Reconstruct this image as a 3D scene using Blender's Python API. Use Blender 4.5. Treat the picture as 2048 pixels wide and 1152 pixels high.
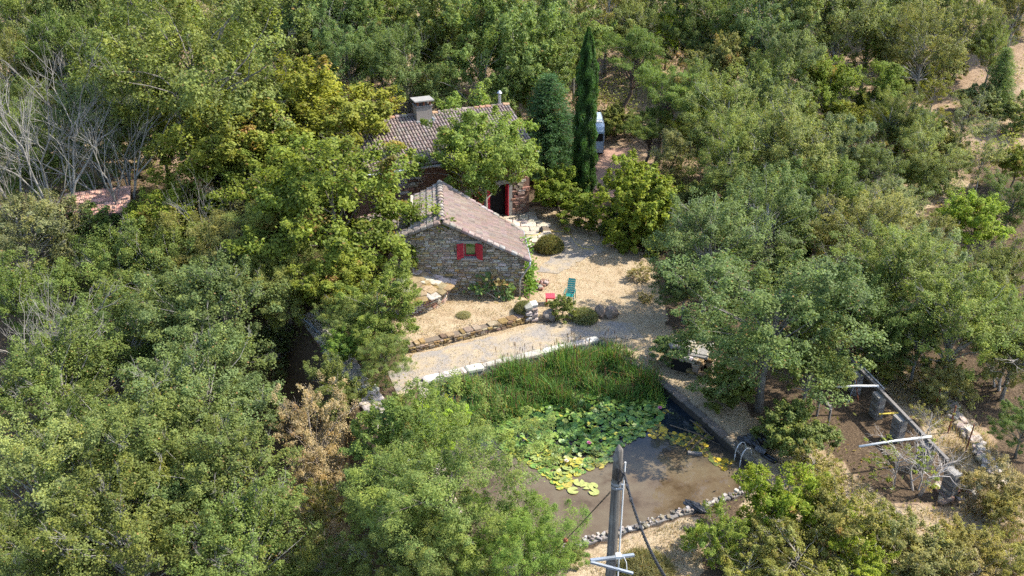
import bpy, math, random
import numpy as np
from mathutils import Vector, Matrix, Quaternion

for _o in list(bpy.data.objects):
    bpy.data.objects.remove(_o)
SC = bpy.context.scene
COL = SC.collection
random.seed(7)

# ------------------------------------------------------------------ camera
CAM_H, PITCH, FPX = 22.0, math.radians(27.0), 1900.0
cam_data = bpy.data.cameras.new('camera')
cam_data.sensor_width = 36.0
cam_data.lens = FPX / 2048.0 * 36.0
cam_data.clip_start = 0.2
cam_data.clip_end = 2000.0
cam = bpy.data.objects.new('camera', cam_data)
cam.location = (0, 0, CAM_H)
cam.rotation_euler = (math.radians(90) - PITCH, 0, 0)
COL.objects.link(cam)
SC.camera = cam

# ------------------------------------------------------------------ sky, sun, exposure
SUN_EL, SUN_AZ = math.radians(50), math.radians(7)      # azimuth measured from +X towards +Y
S = Vector((math.cos(SUN_EL) * math.cos(SUN_AZ), math.cos(SUN_EL) * math.sin(SUN_AZ), math.sin(SUN_EL)))
world = bpy.data.worlds.new('World')
SC.world = world
world.use_nodes = True
wn = world.node_tree
bg = wn.nodes['Background']
sky = wn.nodes.new('ShaderNodeTexSky')
sky.sky_type = 'NISHITA'
sky.sun_disc = False
sky.sun_elevation = SUN_EL
sky.sun_rotation = math.atan2(S.x, S.y)
sky.altitude = 300
sky.air_density = 1.0
sky.dust_density = 1.5
wn.links.new(sky.outputs[0], bg.inputs[0])
bg.inputs[1].default_value = 0.15
sun_data = bpy.data.lights.new('sun', 'SUN')
sun_data.energy = 3.25
sun_data.angle = math.radians(0.53)
sun_data.color = (1.0, 0.94, 0.84)
sun = bpy.data.objects.new('sun', sun_data)
sun.rotation_euler = (-S).to_track_quat('-Z', 'Y').to_euler()
sun.location = S * 100
COL.objects.link(sun)
SC.view_settings.view_transform = 'Standard'
SC.view_settings.look = 'None'
SC.view_settings.exposure = 1.68
SC.view_settings.gamma = 1.0
SC.cycles.use_denoising = False
SC.cycles.adaptive_threshold = 0.02
SC.cycles.max_bounces = 6
SC.cycles.diffuse_bounces = 4
SC.cycles.transmission_bounces = 2
SC.cycles.glossy_bounces = 2

# ------------------------------------------------------------------ surveying helpers
_f = np.array([0, math.cos(PITCH), -math.sin(PITCH)])
_r = np.array([1.0, 0, 0])
_u = np.array([0, math.sin(PITCH), math.cos(PITCH)])


def ray(px, py):
    return _f + (px - 1024) / FPX * _r + (576 - py) / FPX * _u


def at(px, py, z=0.0):
    d = ray(px, py)
    t = (z - CAM_H) / d[2]
    return Vector((d[0] * t, d[1] * t, z))


def smooth(a, b, x):
    t = np.clip((x - a) / (b - a), 0, 1)
    return t * t * (3 - 2 * t)


def softplus(x, s=4.0):
    return s * np.log1p(np.exp(np.clip(x / s, -30, 30)))


def poly_sd(poly, x, y):
    """signed distance to a polygon, negative inside"""
    x = np.asarray(x, float); y = np.asarray(y, float)
    best = np.full(x.shape, 1e9)
    inside = np.zeros(x.shape, bool)
    n = len(poly)
    for i in range(n):
        ax, ay = poly[i][0], poly[i][1]
        bx, by = poly[(i + 1) % n][0], poly[(i + 1) % n][1]
        dx, dy = bx - ax, by - ay
        t = np.clip(((x - ax) * dx + (y - ay) * dy) / (dx * dx + dy * dy + 1e-12), 0, 1)
        best = np.minimum(best, np.hypot(x - ax - t * dx, y - ay - t * dy))
        c = ((ay > y) != (by > y)) & (x < (bx - ax) * (y - ay) / (by - ay + 1e-12) + ax)
        inside ^= c
    return np.where(inside, -best, best)


def P2(lst, z=0.0):
    return [at(a, b, z) for a, b in lst]


POND_PX = [(846, 764), (1196, 681), (1325, 765), (1420, 846), (1505, 925), (1530, 968), (1385, 1019), (1150, 1090), (960, 1148), (900, 1000), (850, 850)]
POND = P2(POND_PX, 0.0)
GARDEN = P2([(812, 689), (1062, 627), (1052, 600), (900, 560), (790, 580), (770, 680)], 0.2)
WALL_A, WALL_B = at(600, 632, 0), at(830, 962, 0)      # retaining wall above the ravine
_wd = (WALL_B - WALL_A); _wd.normalize()
_wn = Vector((_wd.y, -_wd.x, 0))                        # points left/down side
if _wn.x > 0:
    _wn = -_wn
WATER_Z = -0.30


def bumps(x, y):
    return (0.5 * np.sin(x * 0.31 + 1.3) * np.sin(y * 0.27 + .4) + 0.3 * np.sin(x * 0.73 + y * .5) + 0.2 * np.sin(y * 1.1 - x * .6 + 2))


def ground(x, y):
    x = np.asarray(x, float); y = np.asarray(y, float)
    z = 0.125 * softplus(y - 58, 3.0)
    z = z + 0.05 * softplus(x - 20, 3.0)
    z = z + 0.0009 * np.clip(y - 110, 0, 300) ** 2 * 0.8
    d = (x - WALL_A.x) * _wn.x + (y - WALL_A.y) * _wn.y
    z = z - 3.6 * smooth(0.15, 2.6, d) * (1 - smooth(42, 50, y)) - 0.10 * softplus(d - 8, 3) * (1 - smooth(42, 52, y))
    z = z - 0.20 * softplus(22.5 - y, 1.0)
    far = smooth(0, 6, np.maximum(np.maximum(y - 60, x - 13), np.maximum(-x - 14, 20 - y)))
    z = z + 0.35 * far * bumps(x, y) + 0.02 * bumps(x * 3.1, y * 2.7)
    z = z + 0.42 * smooth(0.05, -0.12, poly_sd(GARDEN, x, y))
    z = z - 1.2 * smooth(0.10, -0.15, poly_sd(POND, x, y))
    return z


def gz(x, y):
    return float(ground(np.array([x]), np.array([y]))[0])


_TT = np.arange(6.0, 220.0, 0.2)


def _march(px, py, lift):
    """first point on the line of sight that is lift(t) above the terrain"""
    d = ray(px, py)
    X, Y, Z = d[0] * _TT, d[1] * _TT, d[2] * _TT + CAM_H
    f = Z - ground(X, Y) - lift(_TT)
    i = int(np.argmax(f <= 0)) if (f <= 0).any() else len(_TT) - 1
    i = max(i, 1)
    t = _TT[i - 1] + 0.2 * f[i - 1] / (f[i - 1] - f[i] + 1e-9)
    return d, t


def on_ground(px, py):
    d, t = _march(px, py, lambda T: 0 * T)
    return Vector((d[0] * t, d[1] * t, d[2] * t + CAM_H))


def tree_spot(px, py, hw, k):
    """ground spot and crown radius of a tree whose crown (half width hw px) is centred on a pixel"""
    d, t = _march(px, py, lambda T: (k + 0.12) * hw * T / FPX)
    return d[0] * t, d[1] * t, gz(d[0] * t, d[1] * t), hw * t / FPX


# ------------------------------------------------------------------ object helpers
WM = {}


def tag(o, label=None, cat=None, group=None, kind=None):
    if label: o['label'] = label
    if cat: o['category'] = cat
    if group: o['group'] = group
    if kind: o['kind'] = kind
    return o


def place(o, parent=None, M=None):
    M = M.copy() if M is not None else Matrix.Identity(4)
    COL.objects.link(o)
    if parent is not None:
        o.parent = parent
        o.matrix_basis = WM[parent].inverted() @ M
    else:
        o.matrix_basis = M
    WM[o] = M
    return o


def empty(name, loc, label, cat, group=None, rz=0.0):
    o = bpy.data.objects.new(name, None)
    o.empty_display_size = 0.3
    place(o, None, Matrix.Translation(loc) @ Matrix.Rotation(rz, 4, 'Z'))
    return tag(o, label, cat, group)


def inst(name, me, parent, M, color=None):
    o = bpy.data.objects.new(name, me)
    if color: o.color = (*color, 1)
    return place(o, parent, M)


class MB:
    def __init__(s):
        s.v = []; s.f = []; s.c = []

    def quad(s, a, b, c, d, col=None):
        n = len(s.v); s.v += [tuple(a), tuple(b), tuple(c), tuple(d)]; s.f.append((n, n + 1, n + 2, n + 3)); s.c += [col] * 4

    def poly(s, pts, col=None):
        n = len(s.v); s.v += [tuple(p) for p in pts]; s.f.append(tuple(range(n, n + len(pts)))); s.c += [col] * len(pts)

    def hexa(s, p, col=None):
        """8 corners: bottom loop then top loop"""
        n = len(s.v); s.v += [tuple(q) for q in p]; s.c += [col] * 8
        for f in ((3, 2, 1, 0), (4, 5, 6, 7), (0, 1, 5, 4), (1, 2, 6, 5), (2, 3, 7, 6), (3, 0, 4, 7)):
            s.f.append(tuple(n + i for i in f))

    def box(s, c, size, M=None, col=None, jit=0.0):
        c = Vector(c); x, y, z = size[0] / 2, size[1] / 2, size[2] / 2
        p = []
        for dz in (-z, z):
            for dx, dy in ((-x, -y), (x, -y), (x, y), (-x, y)):
                q = Vector((dx, dy, dz))
                if jit: q += Vector((random.uniform(-jit, jit), random.uniform(-jit, jit), random.uniform(-jit, jit)))
                if M is not None: q = M @ q
                p.append(c + q)
        s.hexa(p, col)

    def beam(s, a, b, w, h, col=None, up=Vector((0, 0, 1))):
        a = Vector(a); b = Vector(b); d = (b - a).normalized()
        sx = d.cross(up)
        if sx.length < 1e-4: sx = Vector((1, 0, 0))
        sx.normalize(); sz = sx.cross(d)
        p = []
        for e in (-h / 2, h / 2):
            for q, t in ((a, -1), (a, 1), (b, 1), (b, -1)):
                p.append(q + sx * (t * w / 2) + sz * e)
        s.hexa(p, col)

    def tube(s, path, rad, sides=6, col=None, cap=True):
        path = [Vector(p) for p in path]
        if not hasattr(rad, '__len__'): rad = [rad] * len(path)
        n0 = len(s.v)
        for i, p in enumerate(path):
            d = (path[min(i + 1, len(path) - 1)] - path[max(i - 1, 0)])
            if d.length < 1e-6: d = Vector((0, 0, 1))
            d.normalize()
            a = d.cross(Vector((0.13, 0.31, 0.94)))
            if a.length < 0.05: a = d.cross(Vector((1, 0, 0)))
            a.normalize(); b = d.cross(a)
            for k in range(sides):
                t = 2 * math.pi * k / sides
                s.v.append(tuple(p + a * (math.cos(t) * rad[i]) + b * (math.sin(t) * rad[i]))); s.c.append(col)
        for i in range(len(path) - 1):
            for k in range(sides):
                k2 = (k + 1) % sides
                s.f.append((n0 + i * sides + k, n0 + i * sides + k2, n0 + (i + 1) * sides + k2, n0 + (i + 1) * sides + k))
        if cap:
            s.f.append(tuple(n0 + k for k in reversed(range(sides))))
            s.f.append(tuple(n0 + (len(path) - 1) * sides + k for k in range(sides)))

    def mesh(s, name, mat, smooth_=False, colattr=False):
        me = bpy.data.meshes.new(name)
        me.from_pydata(s.v, [], s.f)
        if mat is not None: me.materials.append(mat)
        if smooth_:
            me.polygons.foreach_set('use_smooth', [True] * len(me.polygons))
        if colattr:
            a = me.color_attributes.new('tint', 'FLOAT_COLOR', 'POINT')
            buf = []
            for c in s.c:
                c = c or (0.5, 0.5, 0.5); buf += [c[0], c[1], c[2], 1.0]
            a.data.foreach_set('color', buf)
        me.update()
        return me

    def build(s, name, mat, parent=None, smooth_=False, M=None, colattr=False, color=None):
        o = bpy.data.objects.new(name, s.mesh(name, mat, smooth_, colattr))
        if color: o.color = (*color, 1)
        return place(o, parent, M)


def np_mesh(name, V, F, mat, tint=None, smooth_=False):
    """V (n,3), F (m,k) arrays to a mesh, fast"""
    me = bpy.data.meshes.new(name)
    V = np.ascontiguousarray(V, np.float32); F = np.ascontiguousarray(F, np.int32)
    me.vertices.add(len(V)); me.vertices.foreach_set('co', V.ravel())
    k = F.shape[1]
    me.loops.add(F.size); me.loops.foreach_set('vertex_index', F.ravel())
    me.polygons.add(len(F))
    me.polygons.foreach_set('loop_start', np.arange(0, F.size, k, dtype=np.int32))
    me.polygons.foreach_set('loop_total', np.full(len(F), k, np.int32))
    if smooth_:
        me.polygons.foreach_set('use_smooth', np.ones(len(F), bool))
    me.update(calc_edges=True)
    if tint is not None:
        a = me.color_attributes.new('tint', 'FLOAT_COLOR', 'POINT')
        buf = np.ones((len(V), 4), np.float32); buf[:, :3] = tint
        a.data.foreach_set('color', buf.ravel())
    me.materials.append(mat)
    return me


# ------------------------------------------------------------------ materials
def newmat(name):
    m = bpy.data.materials.new(name); m.use_nodes = True
    nt = m.node_tree
    return m, nt, nt.nodes['Principled BSDF']


def N(nt, typ, **kw):
    n = nt.nodes.new(typ)
    for k, v in kw.items(): setattr(n, k, v)
    return n


def mixc(nt, fac, a, b, blend='MIX'):
    n = nt.nodes.new('ShaderNodeMix'); n.data_type = 'RGBA'; n.blend_type = blend
    for i, x in ((0, fac), (6, a), (7, b)):
        if hasattr(x, 'is_output'): nt.links.new(x, n.inputs[i])
        elif i == 0: n.inputs[i].default_value = x
        else: n.inputs[i].default_value = (*x, 1)
    return n.outputs[2]


def noise(nt, scale, detail=4, rough=0.6, vec=None, coord='Object'):
    n = nt.nodes.new('ShaderNodeTexNoise'); n.inputs['Scale'].default_value = scale
    n.inputs['Detail'].default_value = detail; n.inputs['Roughness'].default_value = rough
    if vec is None:
        tc = nt.nodes.new('ShaderNodeTexCoord'); vec = tc.outputs[coord]
    nt.links.new(vec, n.inputs['Vector'])
    return n


def ramp(nt, fac, stops):
    n = nt.nodes.new('ShaderNodeValToRGB'); e = n.color_ramp.elements
    while len(e) < len(stops): e.new(0.5)
    for i, (p, c) in enumerate(stops):
        e[i].position = p
        e[i].color = (*c, 1) if hasattr(c, '__len__') else (c, c, c, 1)
    nt.links.new(fac, n.inputs[0])
    return n.outputs[0]


def bump(nt, p, h, strength=0.4, dist=0.02):
    b = nt.nodes.new('ShaderNodeBump'); b.inputs['Strength'].default_value = strength; b.inputs['Distance'].default_value = dist
    nt.links.new(h, b.inputs['Height']); nt.links.new(b.outputs[0], p.inputs['Normal'])


def plain(name, col, rough=0.6, var=0.25, scale=6.0, metal=0.0, spec=0.3, bmp=0.15):
    m, nt, p = newmat(name)
    n = noise(nt, scale, 5, 0.65)
    n2 = noise(nt, scale * 6, 3, 0.6)
    c = mixc(nt, n.outputs[0], tuple(x * (1 - var) for x in col), tuple(min(1, x * (1 + var)) for x in col))
    c = mixc(nt, ramp(nt, n2.outputs[0], [(0.3, (1 - var * .8,) * 3), (0.7, (1 + 0 * var,) * 3)]), (0, 0, 0), c, 'MIX')
    nt.links.new(c, p.inputs['Base Color'])
    p.inputs['Roughness'].default_value = rough; p.inputs['Metallic'].default_value = metal
    p.inputs['Specular IOR Level'].default_value = spec
    if bmp: bump(nt, p, n2.outputs[0], bmp, 0.02)
    return m


def leaf_material():
    m, nt, p = newmat('leaf')
    out = nt.nodes['Material Output']
    oi = N(nt, 'ShaderNodeObjectInfo')
    at_ = N(nt, 'ShaderNodeAttribute', attribute_name='tint')
    sp = N(nt, 'ShaderNodeSeparateColor'); nt.links.new(at_.outputs['Color'], sp.inputs[0])
    base = oi.outputs['Color']
    # tint.r brightness of the leaf, tint.g drift to yellow, tint.b dead and brown
    ye = mixc(nt, 1.0, base, (1.6, 1.25, 0.5), 'MULTIPLY')
    c = mixc(nt, sp.outputs['Green'], base, ye)
    c = mixc(nt, sp.outputs['Blue'], c, (0.30, 0.15, 0.06))
    br = N(nt, 'ShaderNodeMath', operation='MULTIPLY'); br.inputs[1].default_value = 2.0
    nt.links.new(sp.outputs['Red'], br.inputs[0])
    comb = N(nt, 'ShaderNodeCombineColor')
    for i in range(3): nt.links.new(br.outputs[0], comb.inputs[i])
    c = mixc(nt, 1.0, c, comb.outputs[0], 'MULTIPLY')
    nt.links.new(c, p.inputs['Base Color'])
    p.inputs['Roughness'].default_value = 0.55
    p.inputs['Specular IOR Level'].default_value = 0.18
    tr = N(nt, 'ShaderNodeBsdfTranslucent')
    ct = mixc(nt, 1.0, c, (1.15, 1.2, 0.55), 'MULTIPLY')
    nt.links.new(ct, tr.inputs['Color'])
    mx = N(nt, 'ShaderNodeMixShader'); mx.inputs[0].default_value = 0.45
    nt.links.new(p.outputs[0], mx.inputs[1]); nt.links.new(tr.outputs[0], mx.inputs[2])
    nt.links.new(mx.outputs[0], out.inputs['Surface'])
    return m


def objcolor_mat(name, rough=0.85, var=0.3, scale=9.0, attr=None, lichen=None, spec=0.2, bstr=0.5):
    m, nt, p = newmat(name)
    if attr:
        src = N(nt, 'ShaderNodeAttribute', attribute_name=attr).outputs['Color']
    else:
        src = N(nt, 'ShaderNodeObjectInfo').outputs['Color']
    geo = N(nt, 'ShaderNodeNewGeometry')
    n = noise(nt, scale, 5, 0.7, vec=geo.outputs['Position'])
    n2 = noise(nt, scale * 5, 3, 0.7, vec=geo.outputs['Position'])
    f = ramp(nt, n.outputs[0], [(0.3, (1 - var,) * 3), (0.7, (1 + var,) * 3)])
    c = mixc(nt, 1.0, src, f, 'MULTIPLY')
    if lichen:
        n3 = noise(nt, lichen[1], 4, 0.7, vec=geo.outputs['Position'])
        c = mixc(nt, ramp(nt, n3.outputs[0], [(lichen[2], 0.0), (lichen[2] + 0.08, lichen[3])]), c, lichen[0])
    nt.links.new(c, p.inputs['Base Color'])
    p.inputs['Roughness'].default_value = rough; p.inputs['Specular IOR Level'].default_value = spec
    bump(nt, p, n2.outputs[0], bstr, 0.03)
    return m


M_LEAF = leaf_material()
M_BARK = objcolor_mat('bark', 0.9, 0.45, 5.0)
M_STONE = objcolor_mat('stone', 0.9, 0.25, 4.0, lichen=((0.42, 0.41, 0.37), 7.0, 0.60, 0.55))
M_STONES = objcolor_mat('stone_small', 0.9, 0.25, 4.0, attr='tint', lichen=((0.42, 0.41, 0.37), 7.0, 0.60, 0.55))
M_LAUZE = objcolor_mat('mossy_slab', 0.95, 0.35, 3.0, lichen=((0.16, 0.105, 0.03), 2.2, 0.52, 0.8))
M_TILE = objcolor_mat('roof_tile', 0.85, 0.16, 5.0, lichen=((0.28, 0.25, 0.22), 9.0, 0.64, 0.45))
M_TILEG = objcolor_mat('roof_tile_lichen', 0.9, 0.25, 6.0, lichen=((0.33, 0.31, 0.28), 11.0, 0.52, 0.75))
M_TILES = objcolor_mat('roof_tile_mass', 0.85, 0.22, 5.0, attr='tint', lichen=((0.30, 0.28, 0.25), 9.0, 0.60, 0.5))
M_MORTAR = plain('mortar', (0.16, 0.125, 0.09), 0.95, 0.35, 3.0)
M_REDPAINT = plain('red_paint', (0.36, 0.018, 0.034), 0.5, 0.28, 3.0, spec=0.4)
M_REDTABLE = plain('red_plastic', (0.70, 0.045, 0.06), 0.4, 0.06, 3.0, spec=0.5)
M_GREENPL = plain('green_plastic', (0.015, 0.16, 0.14), 0.4, 0.12, 4.0, spec=0.5)
M_CONC = plain('concrete', (0.25, 0.235, 0.21), 0.9, 0.25, 2.5)
M_CONCDK = plain('weathered_concrete', (0.18, 0.165, 0.15), 0.9, 0.4, 3.5)
M_RENDER = plain('rendered_chimney', (0.22, 0.19, 0.165), 0.9, 0.15, 2.0)
M_COPING = plain('pale_coping_stone', (0.50, 0.46, 0.41), 0.9, 0.3, 4.0)
M_ZINC = plain('zinc', (0.40, 0.41, 0.42), 0.4, 0.12, 4.0, metal=0.6, spec=0.5, bmp=0)
M_GALV = plain('galvanised_steel', (0.27, 0.30, 0.33), 0.45, 0.15, 8.0, metal=0.5, spec=0.5, bmp=0)
M_WHITEPL = plain('white_plastic', (0.52, 0.52, 0.50), 0.4, 0.08, 4.0, bmp=0)
M_BLACKPL = plain('black_plastic', (0.025, 0.026, 0.03), 0.35, 0.3, 5.0, spec=0.6)
M_CABLE = plain('black_cable', (0.03, 0.03, 0.032), 0.5, 0.2, 5.0, bmp=0)
M_YELLOW = plain('yellow_hose', (0.55, 0.42, 0.06), 0.45, 0.15, 4.0, bmp=0)
def pole_mat():
    m, nt, p = newmat('weathered_pole_wood')
    tc = N(nt, 'ShaderNodeTexCoord'); mp = N(nt, 'ShaderNodeMapping'); mp.inputs['Scale'].default_value = (22, 22, 0.9)
    nt.links.new(tc.outputs['Object'], mp.inputs['Vector'])
    a = noise(nt, 1.0, 6, 0.7, vec=mp.outputs[0]); b = noise(nt, 2.2, 4, 0.7)
    c = ramp(nt, a.outputs[0], [(0.3, (0.035, 0.03, 0.026)), (0.5, (0.10, 0.09, 0.078)), (0.7, (0.19, 0.175, 0.15))])
    c = mixc(nt, ramp(nt, b.outputs[0], [(0.55, 0.0), (0.66, 0.5)]), c, (0.22, 0.21, 0.185))
    nt.links.new(c, p.inputs['Base Color']); p.inputs['Roughness'].default_value = 0.9; p.inputs['Specular IOR Level'].default_value = 0.2
    bump(nt, p, a.outputs[0], 0.8, 0.02)
    return m


M_POLE = pole_mat()
M_ORANGEWOOD = plain('varnished_wood', (0.36, 0.10, 0.03), 0.5, 0.2, 3.0)
M_CARAVAN = plain('caravan_panel', (0.33, 0.40, 0.47), 0.35, 0.06, 2.0, spec=0.5, bmp=0)
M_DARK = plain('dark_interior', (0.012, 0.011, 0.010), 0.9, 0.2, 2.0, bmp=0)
M_RUST = plain('rusty_steel', (0.22, 0.075, 0.035), 0.8, 0.35, 6.0)
M_WALLPINK = plain('reddish_rubble', (0.20, 0.115, 0.08), 0.95, 0.4, 5.0, bmp=0.8)
M_PALEPLASTER = plain('pale_plaster', (0.42, 0.36, 0.30), 0.9, 0.15, 3.0)
M_FLAG = objcolor_mat('flagstone', 0.9, 0.25, 5.0, lichen=((0.42, 0.34, 0.20), 2.5, 0.52, 0.6))


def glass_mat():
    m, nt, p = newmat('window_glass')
    nz = noise(nt, 9.0, 3, 0.6); nt.links.new(ramp(nt, nz.outputs[0], [(.35, (0.035, 0.085, 0.015)), (.65, (0.11, 0.19, 0.035))]), p.inputs['Base Color'])  # foliage reflection painted into the pane as a mottled green base colour
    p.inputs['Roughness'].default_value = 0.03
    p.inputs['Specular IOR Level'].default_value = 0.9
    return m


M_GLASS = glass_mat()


def water_mat():
    m, nt, p = newmat('murky_water')
    geo = N(nt, 'ShaderNodeNewGeometry')
    n = noise(nt, 0.7, 6, 0.65, vec=geo.outputs['Position'])
    c = ramp(nt, n.outputs[0], [(0.32, (0.052, 0.034, 0.018)), (0.45, (0.096, 0.070, 0.042)), (0.58, (0.112, 0.088, 0.054)), (0.70, (0.070, 0.047, 0.025))])
    # far end painted dark blue for oak shade and sky reflection; near end silty
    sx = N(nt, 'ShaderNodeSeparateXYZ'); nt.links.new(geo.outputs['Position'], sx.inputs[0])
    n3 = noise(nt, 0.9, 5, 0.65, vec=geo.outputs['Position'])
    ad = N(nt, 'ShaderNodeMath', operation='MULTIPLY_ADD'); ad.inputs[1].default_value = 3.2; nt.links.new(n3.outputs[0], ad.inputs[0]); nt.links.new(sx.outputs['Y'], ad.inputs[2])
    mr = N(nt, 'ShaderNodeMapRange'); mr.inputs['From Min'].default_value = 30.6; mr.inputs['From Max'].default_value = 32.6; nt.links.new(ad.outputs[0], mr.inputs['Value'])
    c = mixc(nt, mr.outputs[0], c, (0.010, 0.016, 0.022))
    nt.links.new(c, p.inputs['Base Color'])
    p.inputs['Roughness'].default_value = 0.03
    p.inputs['IOR'].default_value = 1.33
    p.inputs['Specular IOR Level'].default_value = 0.5
    n2 = noise(nt, 5.0, 2, 0.5, vec=geo.outputs['Position'])
    bump(nt, p, n2.outputs[0], 0.06, 0.02)
    return m


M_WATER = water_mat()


def ground_mat():
    m, nt, p = newmat('ground')
    geo = N(nt, 'ShaderNodeNewGeometry'); pos = geo.outputs['Position']
    at_ = N(nt, 'ShaderNodeAttribute', attribute_name='tint')
    sp = N(nt, 'ShaderNodeSeparateColor'); nt.links.new(at_.outputs['Color'], sp.inputs[0])
    big = noise(nt, 0.35, 5, 0.65, vec=pos); mid = noise(nt, 1.7, 5, 0.7, vec=pos)
    fine = noise(nt, 11.0, 5, 0.75, vec=pos); vfine = noise(nt, 45.0, 3, 0.7, vec=pos)
    straw = ramp(nt, mid.outputs[0], [(0.28, (0.19, 0.125, 0.07)), (0.42, (0.29, 0.21, 0.125)), (0.58, (0.36, 0.285, 0.185)), (0.74, (0.33, 0.245, 0.145))])
    straw = mixc(nt, ramp(nt, fine.outputs[0], [(0.35, 0.0), (0.65, 0.45)]), straw, (0.38, 0.305, 0.20))
    straw = mixc(nt, ramp(nt, vfine.outputs[0], [(0.36, 0.30), (0.50, 0.0)]), straw, (0.16, 0.11, 0.065))
    soil = ramp(nt, mid.outputs[0], [(0.3, (0.13, 0.088, 0.06)), (0.5, (0.23, 0.16, 0.11)), (0.72, (0.32, 0.235, 0.17))])
    soil = mixc(nt, ramp(nt, fine.outputs[0], [(0.4, 0.0), (0.7, 0.5)]), soil, (0.34, 0.24, 0.13))
    litter = ramp(nt, fine.outputs[0], [(0.3, (0.035, 0.025, 0.017)), (0.5, (0.08, 0.056, 0.036)), (0.7, (0.16, 0.115, 0.07))])
    fac = N(nt, 'ShaderNodeMath', operation='ADD'); nt.links.new(sp.outputs['Red'], fac.inputs[0])
    off = N(nt, 'ShaderNodeMath', operation='MULTIPLY_ADD'); off.inputs[1].default_value = 0.9; off.inputs[2].default_value = -0.45
    nt.links.new(big.outputs[0], off.inputs[0]); nt.links.new(off.outputs[0], fac.inputs[1])
    c = mixc(nt, ramp(nt, fac.outputs[0], [(0.38, 0.0), (0.6, 1.0)]), soil, straw)
    f2 = N(nt, 'ShaderNodeMath', operation='ADD'); nt.links.new(sp.outputs['Green'], f2.inputs[0]); nt.links.new(off.outputs[0], f2.inputs[1])
    c = mixc(nt, ramp(nt, f2.outputs[0], [(0.4, 0.0), (0.62, 1.0)]), c, litter)
    nt.links.new(c, p.inputs['Base Color'])
    p.inputs['Roughness'].default_value = 0.95; p.inputs['Specular IOR Level'].default_value = 0.1
    bump(nt, p, fine.outputs[0], 0.8, 0.08)
    return m


def gravel_mat():
    m, nt, p = newmat('gravel_path')
    geo = N(nt, 'ShaderNodeNewGeometry'); pos = geo.outputs['Position']
    mid = noise(nt, 1.1, 5, 0.7, vec=pos); fine = noise(nt, 26.0, 4, 0.75, vec=pos)
    g = ramp(nt, fine.outputs[0], [(0.3, (0.13, 0.118, 0.105)), (0.55, (0.245, 0.22, 0.192)), (0.75, (0.31, 0.28, 0.245))])
    c = mixc(nt, ramp(nt, mid.outputs[0], [(0.40, 0.0), (0.62, 0.9)]), g, (0.33, 0.26, 0.165))
    nt.links.new(c, p.inputs['Base Color'])
    p.inputs['Roughness'].default_value = 0.95; p.inputs['Specular IOR Level'].default_value = 0.1
    bump(nt, p, fine.outputs[0], 0.6, 0.03)
    return m


M_GROUND = ground_mat()
M_GRAVEL = gravel_mat()


def proj(p):
    p = np.array([p[0], p[1], p[2] - CAM_H]); d = p @ _f
    return 1024 + FPX * (p @ _r) / d, 576 - FPX * (p @ _u) / d


rng = np.random.default_rng(11)

# ================================================================== terrain
YARD = [P2([(812, 770), (815, 690), (1062, 600), (1062, 470), (1040, 420), (1100, 415), (1215, 455), (1300, 520), (1330, 650), (1420, 745), (1560, 900), (1540, 960), (1330, 780), (1195, 680), (860, 745)]),
        P2([(1125, 1120), (1380, 1035), (1420, 1060), (1380, 1190), (1120, 1190)]),
        P2([(1740, 740), (1830, 730), (1960, 860), (2060, 1000), (2060, 1160), (1960, 1160), (1900, 930)]),
        P2([(1500, 900), (1640, 900), (1780, 1010), (1960, 1020), (1980, 1160), (1480, 1160)]),
        P2([(1790, 320), (1930, 385), (1800, 460), (1700, 430)]),
        P2([(590, 930), (700, 960), (690, 1150), (560, 1150)], -4)]
PIT = P2([(1640, 760), (1720, 720), (1900, 930), (1900, 1000), (1780, 1010)])


def axis(lo, hi, flo, fhi, step, grow=1.12):
    mid = list(np.arange(flo, fhi + 1e-6, step))
    a = []; x = flo; s = step
    while x > lo:
        s *= grow; x -= s; a.append(x)
    b = []; x = mid[-1]; s = step
    while x < hi:
        s *= grow; x += s; b.append(x)
    return np.array(a[::-1] + mid + b)


gx = axis(-260, 260, -15, 19, 0.26)
gy = axis(-20, 420, 18, 60, 0.26)
GX, GY = np.meshgrid(gx, gy)
GZ = ground(GX, GY)
nx, ny = len(gx), len(gy)
V = np.stack([GX.ravel(), GY.ravel(), GZ.ravel()], 1)
idx = np.arange(nx * ny).reshape(ny, nx)
F = np.stack([idx[:-1, :-1].ravel(), idx[:-1, 1:].ravel(), idx[1:, 1:].ravel(), idx[1:, :-1].ravel()], 1)
straw_m = np.zeros(len(V))
for pl in YARD:
    straw_m = np.maximum(straw_m, smooth(1.2, -1.0, poly_sd(pl, V[:, 0], V[:, 1])))
straw_m = np.maximum(straw_m, 0.9 * smooth(0.3, -.3, poly_sd(GARDEN, V[:, 0], V[:, 1])))
litter_m = np.where(straw_m < 0.5, 0.75, 0.0) * (1 - smooth(54, 66, V[:, 1]) * 0.75)
litter_m = np.maximum(litter_m, .6 * smooth(0.6, -0.6, poly_sd(PIT, V[:, 0], V[:, 1])))
dwall = (V[:, 0] - WALL_A.x) * _wn.x + (V[:, 1] - WALL_A.y) * _wn.y
litter_m = np.where((dwall > 0.1) & (V[:, 1] < 46), np.maximum(litter_m, 0.6 * (straw_m < .5)), litter_m)
soilx = 0.28 * smooth(56, 64, V[:, 1])
soilx = soilx + .25 * (np.sin(V[:, 0] * .4) * np.sin(V[:, 1] * .33) > 0) * smooth(50, 60, V[:, 1])
tint = np.stack([np.clip(straw_m + soilx * 0.9, 0, 1), litter_m, np.zeros(len(V))], 1)
terr = place(bpy.data.objects.new('ground', np_mesh('ground', V, F, M_GROUND, tint, True)))
tag(terr, 'dry straw-coloured ground and leaf litter under the trees', 'ground', kind='structure')

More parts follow.
